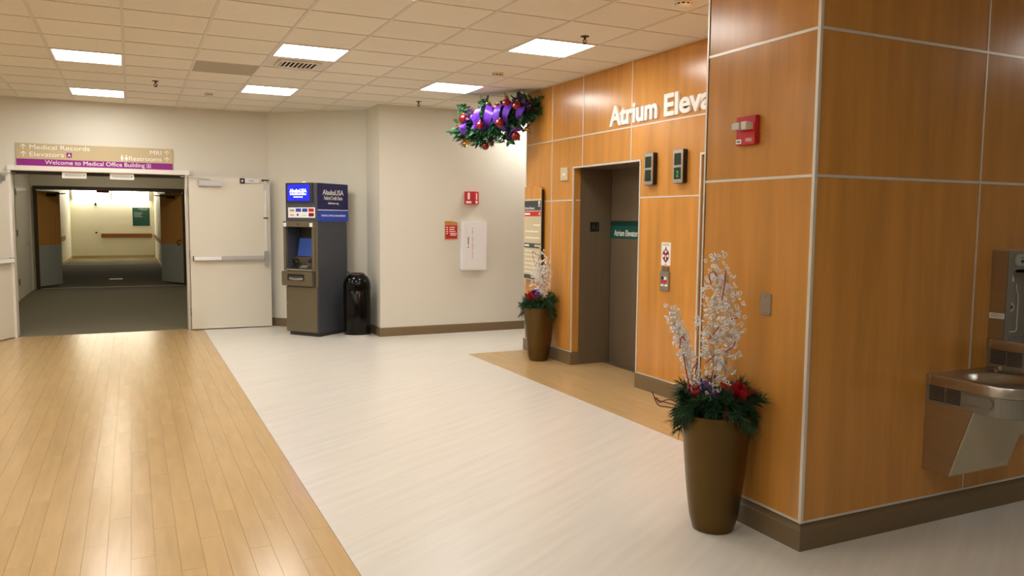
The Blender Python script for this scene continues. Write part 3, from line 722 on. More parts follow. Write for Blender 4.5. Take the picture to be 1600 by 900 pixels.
# ================================================================== CASH MACHINE
ang = R(128); dF = Vector((math.cos(ang), math.sin(ang), 0)); P0 = Vector((2.19, 10.47, 0)); AW = .54
atm = thing('cash_machine', 'tall grey cash machine with blue topper and lit screen', 'cash machine', tuple(P0+dF*AW/2), -52)
H = AW/2; D = .60
MB().box(-H+.03, H-.005, .02, D-.02, 0, .05).obj('plinth', 'atm_dark', atm)
MB().box(-H+.0, H, .006, D, .045, .865).obj('cabinet', 'atm_grey', atm, bevel=.004)
up_ = MB().box(-H, H, .26, D, .865, 1.527).box(-H, -H+.02, .0, .26, .865, 1.527).box(H-.045, H, .0, .26, .865, 1.527).box(-H+.02, H-.045, .0, .26, 1.46, 1.527)
up_.obj('upper_cabinet', 'atm_grey', atm)
MB().box(-H-.006, H-.02, -.006, .008, .05, .655).obj('front_door', 'atm_brown', atm, bevel=.003)
MB().lathe([(.006, 0), (.006, .003)], 10).obj('keyhole', 'steel', atm, loc=(-H+.02, -.008, .43)).rotation_euler = (R(90), 0, 0)
# fascia frame
f = MB().box(-H-.03, -H+.012, -.02, .02, .87, 1.525).box(H-.085, H-.035, -.02, .02, .87, 1.525).box(-H+.012, H-.085, -.02, .02, 1.452, 1.525).box(H-.035, H-.002, -.008, .02, .66, 1.525)
fo_ = f.obj('fascia', 'atm_brown', atm)
MB().lathe([(.012, 0), (.012, .002)], 14).obj('camera_eye', 'black', fo_, loc=(-.045, -.020, 1.487)).rotation_euler = (R(90), 0, 0)
for x in (-H-.02, H-.115): MB().box(x, x+.045, -.026, -.019, 1.455, 1.505).obj('corner_lamp', 'white', fo_)
MB().prism([(-.02, .0), (.2, .0), (.26, .46), (.26, .48)], -H+.015, H-.05, 'yz') if False else None
MB().box(-H+.012, H-.05, .23, .26, .87, 1.46).obj('recess_back', 'atm_dark', atm)
MB().prism([(.17, 1.03), (.235, 1.31), (.255, 1.31), (.255, 1.03)], -H+.022, H-.09, 'yz').obj('monitor', 'atm_dark', atm)
MB().prism([(.1655, 1.055), (.1725, 1.055), (.2245, 1.295), (.2175, 1.295)], -H+.045, H-.115, 'yz').obj('monitor_screen', 'screen2', atm)
MB().prism([(.1, 1.045), (.235, 1.045), (.235, .96), (.16, .94)], -H+.012, H-.05, 'yz').obj('reader_panel', 'atm_brown', atm)
MB().prism([(-.015, .872), (.24, .872), (.24, .965), (.14, .945), (-.015, .89)], -H+.01, H-.085, 'yz').obj('shelf', 'steel', atm)
kp = MB().prism([(.02, .899), (.10, .928), (.10, .936), (.02, .907)], -.08, .06, 'yz').obj('keypad', 'atm_grey', atm)
for i in range(4):
    for j in range(3): MB().box(-.07+.032*i, -.05+.032*i, .025+.022*j, .042+.022*j, .912+.008*j, .918+.008*j).obj('key', 'kick', kp)
for x in (-H+.07, H-.20): MB().ball((x, .10, .99), .045, 12, 8, (1, .6, .6)).obj('card_reader', 'black', atm, smooth=True)
dw = MB().prism(rrect(-H-.05, H-.065, .668, .862, .02), -.045, .008).obj('dispenser', 'atm_brown', atm, bevel=.004)
MB().box(-H+.055, H-.20, -.047, -.02, .742, .825).obj('dispenser_slot', 'black', dw); MB().tube([(-H+.09, -.045, .765), (-.07, -.062, .758), (.05, -.045, .765)], .013, 8).obj('slot_lip', 'steel', dw)
MB().box(-H+.08, H-.22, -.05, -.04, .778, .798).obj('slot_shutter', 'atm_grey', dw)
# topper
tp = MB().box(-H, H, 0, D+.03, 1.527, 2.028).obj('topper', 'atm_grey', atm, bevel=.003)
MB().box(-H+.02, H-.065, -.012, .001, 1.77, 2.03).obj('screen_bezel', 'atm_dark', tp, bevel=.003)
sc = MB().box(-H+.055, H-.125, -.0145, -.011, 1.797, 2.003).obj('advert_screen', 'screen', tp)
text('screen_lettering', 'AlaskaUSA', 'screentext', sc, -.04, 1.905, -.0145, .045, width=.29, align='C', bold=.006); text('screen_lettering', 'Federal Credit Union', 'screentext', sc, -.04, 1.872, -.0145, .026, width=.27, align='C', bold=.01); text('screen_lettering', 'alaskausa.org', 'screentext', sc, -.04, 1.84, -.0145, .016, width=.15, align='C', bold=.01)
cd_ = MB().box(-H+.045, H-.04, -.003, .001, 1.573, 1.708).obj('card_sheet', 'white', tp)
for i, m in enumerate(('white', 'blue', 'blue', 'red', 'white', 'white', 'white', 'darkred')):
    x = -H+.07+.108*(i % 4); z = 1.650 if i < 4 else 1.590
    if m == 'white':
        if i == 0: text('card_mark', 'VISA', 'navy', cd_, x, z+.006, -.003, .025, width=.085, bold=.015)
        elif i == 4: MB().box(x+.01, x+.075, -.0042, -.0028, z+.012, z+.022).obj('card_mark', 'red', cd_)
        elif i == 5: MB().lathe([(.016, 0), (.016, .001)], 12).obj('card_mark', 'slate', cd_, loc=(x+.03, -.003, z+.02)).rotation_euler = (R(90), 0, 0)
        else: MB().box(x, x+.08, -.0042, -.0028, z+.014, z+.019).obj('card_mark', 'kick', cd_)
    else: MB().box(x, x+.088, -.0042, -.0028, z, z+.045).obj('card_mark', m, cd_)
MB().box(H-.03+.03-.001, H+.004, .004, D+.026, 1.681, 2.024).obj('navy_panel', 'navy', tp); MB().box(H-.001, H+.004, .004, D+.026, 1.527, 1.672).obj('blue_panel', 'blue', tp); MB().box(H-.001, H+.0045, .004, D+.026, 1.672, 1.681).obj('white_line', 'white', tp)
def side_text(s_, y0, z, h, wd, bold=.01):
    o = text('side_lettering', s_, 'white', tp, 0, 0, 0, h, width=wd, bold=bold)
    for q in (o if isinstance(o, list) else [o]): q.rotation_euler = (0, 0, R(90)); q.location = (H+.004, y0, z)
side_text('AlaskaUSA', .10, 1.878, .066, .43, .008); side_text('Federal Credit Union', .13, 1.812, .052, .375, .0); side_text('alaskausa.org', .21, 1.757, .026, .215); side_text('CHECKING | SAVINGS | LOANS | INSURANCE', .07, 1.592, .022, .50)
MB().lathe([(.05, 0), (.05, .008), (.02, .02), (.012, .03)], 16).obj('top_beacon', 'white', tp, loc=(-.05, .12, 2.028), smooth=True)
MB().tube([(H-.02, D+.005, .85), (H+.03, D+.02, .80), (H+.035, D+.02, .4), (H+.01, D+.03, .03)], .008, 6).obj('power_cord', 'black', atm)

# ================================================================== TRASH CAN
tc_ = thing('trash_can', 'glossy black round trash can with domed top beside the cash machine', 'trash can', (2.69, 10.42, 0))
MB().lathe([(.178, .0), (.182, .006), (.182, .03), (.176, .034)], 32).obj('base_ring', 'chrome', tc_, smooth=True)
MB().lathe([(.174, .03), (.180, .06), (.180, .615), (.177, .62)], 32).obj('body', 'glassblack', tc_, smooth=True)
MB().lathe([(.182, .62), (.182, .66), (.178, .71), (.165, .755), (.142, .793), (.108, .822), (.08, .835), (.07, .838)], 32, cap=False).obj('dome', 'glassblack', tc_, smooth=True)
MB().lathe([(.108, .822), (.104, .834), (.082, .845), (.07, .842), (.066, .80)], 32, cap=False).obj('rim', 'dark', tc_, smooth=True)
MB().lathe([(.17, .60), (.16, .61)], 24).obj('liner', 'black', tc_)

# ================================================================== PLANTS, RIBBONS, GARLAND
def frame_of(d):
    d = Vector(d).normalized(); a = d.cross(Vector((.2, .1, 1)))
    if a.length < .1: a = d.cross(Vector((1, 0, 0)))
    a.normalize(); return d, a, a.cross(d).normalized()
def leaf(mb, base, d, length, width, curl=.2, n=4, roll=None):
    d, a, u = frame_of(d); base = Vector(base)
    if roll is not None: a, u = a*math.cos(roll)+u*math.sin(roll), u*math.cos(roll)-a*math.sin(roll)
    vs = []; fs = []
    for i in range(n+1):
        t = i/n; w = width*.5*math.sin(math.pi*min(.97, .12+t*.86))**.8; c = base+d*length*t*(1-.15*curl*t)+u*(curl*length*t*t)
        vs += [c-a*w+u*w*.35, c, c+a*w+u*w*.35]
    for i in range(n):
        for k in (0, 1): fs.append((i*3+k, i*3+k+1, i*3+k+4, i*3+k+3))
    mb.add(vs, fs)
def clear_of_wall(mb, loc, rz, xmax):
    c, s_ = math.cos(R(rz)), math.sin(R(rz)); out = []
    for x, y, z in mb.v:
        wx = loc[0]+c*x-s_*y
        if wx > xmax:
            d = wx-xmax; x, y = x-d*c, y+d*s_
        out.append((x, y, z))
    mb.v = out
def needles(mb, p0, p1, cnt, ln, rnd, spread=.7, w=.0022):
    p0, p1 = Vector(p0), Vector(p1); ax, a, b = frame_of(p1-p0)
    for i in range(cnt):
        t = rnd.random(); p = p0.lerp(p1, t); th = rnd.uniform(0, 6.283)
        d = (ax*rnd.uniform(.5, 1.1)+(a*math.cos(th)+b*math.sin(th))*spread).normalized(); l = ln*rnd.uniform(.7, 1.15)
        s = d.cross(Vector((rnd.uniform(-1, 1), rnd.uniform(-1, 1), rnd.uniform(-1, 1)))).normalized()*w
        e = p+d*l+Vector((0, 0, -.12*l)); m = p+d*l*.55
        o = len(mb.v); mb.v += [tuple(p-s), tuple(p+s), tuple(m+s), tuple(e), tuple(m-s)]; mb.f.append((o, o+1, o+2, o+3, o+4))
def ring(mb, c, nrm, r, t):
    nrm, a, b = frame_of(nrm); c = Vector(c); vs = []; fs = []
    S, Q = 9, 4
    for i in range(S):
        th = 6.2832*i/S; rd = a*math.cos(th)+b*math.sin(th)
        for j in range(Q):
            ph = 6.2832*j/Q; vs.append(c+rd*(r+t*math.cos(ph))+nrm*t*math.sin(ph))
    for i in range(S):
        for j in range(Q): fs.append((i*Q+j, ((i+1) % S)*Q+j, ((i+1) % S)*Q+(j+1) % Q, i*Q+(j+1) % Q))
    mb.add(vs, fs)
def ribbon(mb, pts, width, side):
    pts = [Vector(p) for p in pts]; vs = []; fs = []; sd = Vector(side).normalized()
    dense = []
    for i in range(len(pts)-1):
        p0 = pts[max(i-1, 0)]; p1 = pts[i]; p2 = pts[i+1]; p3 = pts[min(i+2, len(pts)-1)]
        for k in range(4):
            t = k/4; dense.append(.5*((2*p1)+(p2-p0)*t+(2*p0-5*p1+4*p2-p3)*t*t+(3*p1-p0-3*p2+p3)*t**3))
    dense.append(pts[-1])
    for i, p in enumerate(dense):
        k = .55+.45*math.sin(math.pi*i/(len(dense)-1)); h = sd*width*.5*k; wv = .008*math.sin(i*1.7)
        nn = Vector((-sd.z, 0, sd.x))
        vs += [p-h+nn*wv, p-h*.33, p+h*.33-nn*wv, p+h+nn*wv]
    for i in range(len(dense)-1):
        for k in range(3): fs.append((i*4+k, i*4+k+1, i*4+k+5, i*4+k+4))
    mb.add(vs, fs)
def smooth_pts(pts, n=6):
    pts = [Vector(p) for p in pts]; out = []
    for i in range(len(pts)-1):
        p0 = pts[max(i-1, 0)]; p1 = pts[i]; p2 = pts[i+1]; p3 = pts[min(i+2, len(pts)-1)]
        for k in range(n):
            t = k/n; out.append(.5*((2*p1)+(p2-p0)*t+(2*p0-5*p1+4*p2-p3)*t*t+(3*p1-p0-3*p2+p3)*t**3))
    out.append(pts[-1]); return out

def planter(loc, rz, label, xmax, hgt=.605):
    p = thing('planter', label, 'planter', loc, rz)
    pr = [(.098, 0), (.104, .004)]+[(.105+.068*(t/10)**.62, .006+(hgt-.012)*t/10) for t in range(1, 11)]+[(.173, hgt), (.166, hgt), (.163, hgt-.06)]
    MB().lathe(pr, 40, cap=False).add([(.098*math.cos(6.2832*k/40), .098*math.sin(6.2832*k/40), 0) for k in range(40)], [tuple(range(39, -1, -1))]).obj('pot', 'pot', p, smooth=True)
    MB().lathe([(.01, hgt-.05), (.164, hgt-.055), (.164, hgt-.07)], 24).obj('filling', 'soil', p)
    return p
def greenery(pl, loc, rz, hgt, seed, xmax, ntw=62):
    rnd = random.Random(seed); mb = MB()
    for i in range(ntw):
        th = 6.2832*i/ntw*5.3+rnd.uniform(-.2, .2); el = rnd.uniform(-.55, .6)
        r0_ = rnd.uniform(.02, .11); b0 = Vector((r0_*math.cos(th), r0_*math.sin(th), hgt-.03+rnd.uniform(0, .085)))
        ln = rnd.uniform(.09, .15); d = Vector((math.cos(th)*math.cos(el), math.sin(th)*math.cos(el), math.sin(el)+.05))
        b1 = b0+d*ln*.55+Vector((0, 0, .025)); b2 = b0+d*ln+Vector((0, 0, -.012 if el < .1 else .03))
        if r0_+ln > .15 and el < .1: b2.z -= .05*(1-max(0, -math.sin(th))**2*1.2)
        if math.sin(th) < -.75: b2.z = max(b2.z, hgt+.01); b1.z = max(b1.z, hgt+.01)
        mb.tube([b0, b1, b2], .0022, 4, cap=False); needles(mb, b0, b1, 44, .065, rnd, .7, .0016); needles(mb, b1, b2, 72, .065, rnd, .65, .0016)
    mb.ball((0, 0, hgt+.01), .125, 14, 8, (1, 1, .5))
    clear_of_wall(mb, loc, rz, xmax)
    return tag(mb.obj('pine_greenery', 'pine', pl, fix=False), kind='stuff')
def beaded_branch(pl, loc, rz, pts, spread, zpeak, cnt, seed, strings):
    rnd = random.Random(seed)
    sp = smooth_pts(pts, 8); n = len(sp)
    t = MB().tube(sp, [.0042-.0026*i/(n-1) for i in range(n)], 6).obj('beaded_branch', 'stem', pl)
    tw = MB(); bd = MB()
    for i in range(cnt):
        f_ = min(.999, max(.02, rnd.gauss(zpeak, .24))); p = sp[int(f_*(n-1))]
        th = rnd.uniform(0, 6.283); e = spread*(1-abs(f_-zpeak)*.75)*rnd.random()**.6
        q = p+Vector((math.cos(th)*e, math.sin(th)*e*.8, rnd.uniform(.0, .05)))
        if i % 2 == 0: tw.tube([p-Vector((0, 0, .015)), p.lerp(q, .55)+Vector((0, 0, .012)), q], .0009, 3, cap=False)
        if i % 3: ring(bd, q, (rnd.uniform(-1, 1), rnd.uniform(-1, 1), rnd.uniform(-.6, .6)), .0090, .0030)
        else: bd.ball(q, .0085, 6, 4, (1, 1, .7))
    xm = PX-.006 if loc[1] < 5 else XE-.006
    clear_of_wall(tw, loc, rz, xm); clear_of_wall(bd, loc, rz, xm)
    tag(tw.obj('twigs', 'stem', t, fix=False), kind='stuff'); tag(bd.obj('beads', 'bead', t, smooth=True, fix=False), 'clear acrylic beads', kind='stuff')
    for s_ in strings: MB().tube(smooth_pts([Vector(q) for q in s_], 5), .0028, 5).obj('red_string', 'redwire', t)
    return t
# near planter by the pillar; local x runs right as seen, -y to the viewer
PA = (2.655, 3.125, 0); RA = -40.5
PLA = planter(PA, RA, 'bronze planter of pine, red flower and beaded branches against the wood pillar', PX-.006)
greenery(PLA, PA, RA, .625, 3, PX-.006)
beaded_branch(PLA, PA, RA, [(-.02, .0, .57), (-.022, 0, .8), (-.03, 0, 1.05), (-.012, 0, 1.25), (-.03, 0, 1.395)], .088, .52, 300, 11,
              [[(-.05, -.04, .98), (-.02, -.06, 1.02), (0, -.05, 1.05)], [(-.06, -.03, .86), (-.03, -.05, .89), (-.015, -.05, .91)], [(-.045, -.04, 1.26), (-.055, -.05, 1.31), (-.03, -.05, 1.32), (-.02, -.04, 1.30)], [(-.06, -.04, .77), (-.035, -.06, .78), (-.02, -.05, .83)]])
beaded_branch(PLA, PA, RA, [(.02, .01, .57), (.035, .01, .78), (.05, .0, 1.0), (.055, 0, 1.18), (.03, 0, 1.30)], .085, .5, 250, 12,
              [[(.01, -.04, 1.18), (.02, -.05, 1.25), (.024, -.04, 1.33)], [(.03, -.05, .92), (.07, -.06, .95), (.08, -.04, .98)], [(.03, -.03, .74), (.05, -.05, .70)], [(.06, -.05, 1.09), (.09, -.05, 1.095)]])
beaded_branch(PLA, PA, RA, [(-.085, 0, .57), (-.12, 0, .74), (-.175, 0, .92), (-.225, 0, 1.05), (-.245, 0, 1.125)], .05, .45, 230, 13,
              [[(-.10, -.04, .76), (-.13, -.05, .74), (-.15, -.05, .80), (-.17, -.04, .90)], [(-.19, -.03, .93), (-.18, -.05, .99), (-.16, -.04, .97)], [(-.12, -.03, .83), (-.10, -.05, .86), (-.11, -.04, .80)]])
def flower(name, m, pl, c, size, seed, n=11, up_=.3):
    rnd = random.Random(seed); o = MB().ball(c, size*.16, 10, 6).tube([(c[0], c[1], c[2]-.09), c], .004, 5).obj(name, m, pl)
    for i in range(n):
        th = 2.4*i; el = up_+.75*(i/n)
        pm = MB(); leaf(pm, c, (math.cos(th)*math.cos(el), math.sin(th)*math.cos(el)-.25, math.sin(el)), size*rnd.uniform(.8, 1.1), size*.62, .35, 5, rnd.uniform(-.6, .6)); pm.obj('petal', m, o, smooth=True, fix=False)
    return o
flower('fabric_flower', 'redcloth', PLA, (.095, -.085, .69), .11, 5)
rb = MB(); ribbon(rb, [(.055, -.10, .66), (.05, -.15, .64), (.045, -.165, .60)], .03, (1, 0, .2)); rb.obj('ribbon_tail', 'redcloth', PLA, fix=False)
for q in ([(-.01, .0, .68), (-.05, -.02, .75), (-.075, -.02, .755), (-.06, .0, .68)], [(.0, .0, .68), (.05, -.02, .715), (.085, -.01, .765), (.075, .02, .70)]):
    m = MB(); ribbon(m, q, .05, (.15, 1, .2)); m.obj('ribbon_loop', 'purplecloth', PLA, smooth=True, fix=False)
m = MB(); ribbon(m, [(-.05, -.03, .66), (-.01, -.045, .70), (.03, -.03, .67)], .05, (.1, .2, 1)); m.obj('ribbon_loop', 'plum', PLA, smooth=True, fix=False)
cone = MB()
for i in range(26):
    t = i/26; leaf(cone, (-.032+.016*t, -.135-.012*t, .665-.055*t), (math.cos(2.4*i), math.sin(2.4*i), -.4), .018, .014, .3, 2)
cone.tube([(-.032, -.135, .668), (-.016, -.147, .605)], [.006, .005], 6)
cone.obj('red_cone', 'redcloth', PLA, fix=False)
br = MB(); rnd = random.Random(9)
for i in range(16): br.ball((-.115+rnd.uniform(-.03, .03), -.03+rnd.uniform(-.02, .02), .70+rnd.uniform(-.02, .045)), .010, 8, 5)
br.tube([(-.10, 0, .62), (-.115, -.03, .70)], .003, 5)
tag(br.obj('berry_pick', 'redcloth', PLA, smooth=True), kind='stuff')
for q in ([(-.12, 0, .60), (-.22, 0, .63), (-.30, 0, .65), (-.325, 0, .69)], [(-.12, 0, .60), (-.24, -.01, .615), (-.29, 0, .62), (-.315, 0, .665)], [(-.12, 0, .60), (-.23, .01, .65), (-.285, 0, .635), (-.30, 0, .66)]): MB().tube(smooth_pts(q), .003, 5).obj('curly_twig', 'twig', PLA)
# far planter by the elevators
PB = (4.088, 7.83, 0); RB = -62
PLB = planter(PB, RB, 'bronze planter of pine and beaded branches standing under the directory board', XE-.008, .60)
greenery(PLB, PB, RB, .62, 4, XE-.008, 50)
beaded_branch(PLB, PB, RB, [(-.01, .0, .56), (-.0, 0, .8), (.0, 0, 1.05), (.01, 0, 1.27)], .125, .42, 330, 21,
              [[(-.03, -.05, 1.09), (-.06, -.06, 1.22), (-.015, -.05, 1.19), (.035, -.05, 1.17), (.0, -.05, 1.11), (-.02, -.05, 1.06)]])
beaded_branch(PLB, PB, RB, [(.03, .0, .56), (.05, 0, .8), (.075, 0, 1.0), (.10, 0, 1.14)], .095, .45, 220, 22, [[(.02, -.05, .80), (.06, -.06, .84), (.10, -.04, .90)]])
flower('fabric_flower', 'redcloth', PLB, (-.06, -.09, .68), .11, 6)
for q in ([(.0, -.05, .66), (-.02, -.07, .77), (.02, -.07, .80), (.04, -.05, .68)],):
    m = MB(); ribbon(m, q, .06, (.3, 1, .2)); m.obj('ribbon_loop', 'purplecloth', PLB, smooth=True, fix=False)
br = MB(); rnd = random.Random(19)
for i in range(14): br.ball((.05+rnd.uniform(-.03, .03), -.09+rnd.uniform(-.02, .02), .69+rnd.uniform(-.025, .03)), .011, 8, 5)
br.tube([(.04, -.05, .60), (.05, -.09, .69)], .003, 5)
tag(br.obj('berry_pick', 'redcloth', PLB, smooth=True), kind='stuff')

# ---- garland under the ceiling
gl = thing('christmas_garland', 'Christmas garland with purple ribbon and red baubles under the ceiling', 'garland', (4.06, 8.45, 2.4), -55)
rnd = random.Random(31); core = []
for i in range(15):
    t = i/14; core.append(Vector((.20-.86*t, 0, .37+.10*math.sin(t*2.4)*1.0-.22*t+(.12 if t < .25 else 0)*(.25-t)*4)))
nd = MB(); lf = MB()
for p in core:
    for i in range(24):
        th = rnd.uniform(0, 6.283); el = rnd.uniform(-.9, .9); rr = rnd.uniform(.10, .20)
        d = Vector((math.cos(th)*math.cos(el), math.sin(th)*math.cos(el)*.75, math.sin(el)))
        e = p+d*rr
        e.z = min(e.z, .64)
        nd.tube([p, e], .002, 3, cap=False); needles(nd, p.lerp(e, .3), e, 26, .045, rnd, .8, .0026)
        if e.z < .60:
            for q_ in (.4, .7, .95): leaf(lf, p.lerp(e, q_), d+Vector((rnd.uniform(-.6, .6), rnd.uniform(-.6, .3), rnd.uniform(-.6, .2))), .085, .05, .2, 3, rnd.uniform(0, 6))
for (x, z) in ((-.48, .06), (-.40, .04), (-.30, .09), (-.22, .10), (-.10, .08), (.0, .07), (.05, .1), (-.55, .14), (-.64, .42), (-.70, .45), (-.40, .50), (-.52, .20), (-.42, .16), (-.34, .2), (-.25, .18), (-.14, .18), (-.04, .16), (-.48, .28), (.08, .3), (.14, .36), (-.60, .36)):
    for i in range(12):
        d = Vector((rnd.uniform(-.7, .7), rnd.uniform(-.9, .3), rnd.uniform(-.8, .4))); leaf(lf, (x+rnd.uniform(-.04, .04), rnd.uniform(-.10, .05), z+rnd.uniform(-.0, .09)), d, .075, .042, .2, 3, rnd.uniform(0, 6))
        needles(nd, (x, -.02, z+.05), Vector((x, -.02, z+.05))+d*.08, 14, .04, rnd, .8, .0026)
nd.tube([tuple(p) for p in core], .03, 8)
def keep_below(mb, zmax=.648):
    mb.v = [(a, b, min(c, zmax)) for a, b, c in mb.v]
keep_below(nd); keep_below(lf)
tag(nd.obj('pine_needles', 'pine', gl, fix=False), kind='stuff'); tag(lf.obj('leaves', 'pine2', gl, fix=False), kind='stuff')
MB().tube([(.10, .06, .45), (.10, .06, .655)], .003, 5).obj('hanger', 'dark', gl); MB().tube([(-.5, .06, .3), (-.5, .06, .655)], .003, 5).obj('hanger', 'dark', gl)
for s, z, r, f_ in ((.629, 2.764, .055, -.13), (.349, 2.662, .047, -.20), (.146, 2.862, .045, -.15), (.072, 2.673, .05, -.22), (.022, 2.903, .052, -.15), (-.111, 2.867, .056, -.14), (-.072, 2.531, .052, -.10), (.372, 2.437, .046, -.04)):
    b = MB().ball((0, 0, 0), r, 20, 14).obj('bauble', 'bauble', gl, smooth=True, loc=(-s, f_, z-2.4))
    MB().lathe([(.010, 0), (.010, .014)], 10, (0, 0, r-.003)).obj('cap', 'gold', b)
for q, wd, sd in (([(-.30, -.02, .22), (-.36, -.16, .26), (-.40, -.22, .36), (-.36, -.20, .46), (-.30, -.06, .50)], .10, (1, .2, .45)), ([(-.30, -.04, .24), (-.27, -.18, .30), (-.22, -.22, .40), (-.25, -.14, .49), (-.30, -.04, .46)], .11, (1, .1, -.5)),
                  ([(-.34, -.02, .28), (-.42, -.14, .26), (-.47, -.17, .27), (-.43, -.10, .32), (-.36, -.03, .31)], .07, (.3, .2, 1)),
                  ([(-.05, -.02, .20), (-.09, -.17, .24), (-.12, -.23, .34), (-.10, -.20, .46), (-.05, -.06, .52)], .085, (1, .2, .12)), ([(-.05, -.04, .24), (-.03, -.18, .33), (.01, -.2, .43), (.03, -.12, .52), (.0, -.04, .5)], .08, (1, .1, -.4)),
                  ([(-.56, -.02, .16), (-.60, -.13, .20), (-.62, -.16, .28), (-.57, -.08, .34)], .10, (1, .2, .3)), ([(-.52, -.04, .32), (-.49, -.15, .33), (-.46, -.16, .38), (-.50, -.06, .40)], .08, (1, .1, -.3)),
                  ([(.02, -.02, .15), (.0, -.12, .14), (.07, -.15, .20), (.12, -.05, .2)], .06, (.6, .1, .8)), ([(.10, -.05, .30), (.14, -.16, .36), (.18, -.16, .44), (.14, -.05, .5)], .08, (1, .2, -.2))):
    m = MB(); ribbon(m, q, wd, sd); m.obj('ribbon_loop', 'purplecloth', gl, smooth=True, fix=False)
for cx, cz in ((.12, .53), (.19, .47), (-.53, .40)):
    for i in range(7):
        m = MB(); th = .9*i+cx*9; leaf(m, (cx, -.10, cz), (math.cos(th), -.5, math.sin(th)*.8), .095, .06, .2, 4, .3*i); keep_below(m); m.obj('petal', 'plum', gl, smooth=True, fix=False)
def spray(name, m_, c, d, n, ln, wd, seed):
    rnd = random.Random(seed); m = MB(); d = Vector(d).normalized()
    for i in range(n):
        e = (d+Vector((rnd.uniform(-.7, .7), rnd.uniform(-.6, .3), rnd.uniform(-.7, .7)))).normalized(); leaf(m, c, e, ln*rnd.uniform(.6, 1.1), wd, .15, 3, rnd.uniform(0, 6))
    keep_below(m); tag(m.obj(name, m_, gl, fix=False), kind='stuff')
for c, d, s_ in (((-.68, -.06, .29), (-1, -.2, 0), 1), ((-.58, -.06, .10), (-.8, -.3, -.3), 2), ((-.27, -.10, .48), (-.2, -.5, .8), 3), ((.16, -.09, .19), (.6, -.6, -.3), 4), ((-.02, -.12, .55), (-.3, -.7, .5), 5)): spray('gold_spray', 'gold', c, d, 9, .085, .03, s_)
for c, d, s_ in (((.22, -.05, .44), (1, -.4, -.1), 6), ((-.66, -.04, .26), (-1, -.1, -.1), 7), ((.17, -.05, .22), (.8, -.4, .1), 8), ((-.28, -.04, .10), (.3, -.4, -.6), 9), ((-.62, -.05, .12), (-.8, -.2, -.4), 10)): spray('red_spray', 'twig', c, d, 22, .13, .010, s_)

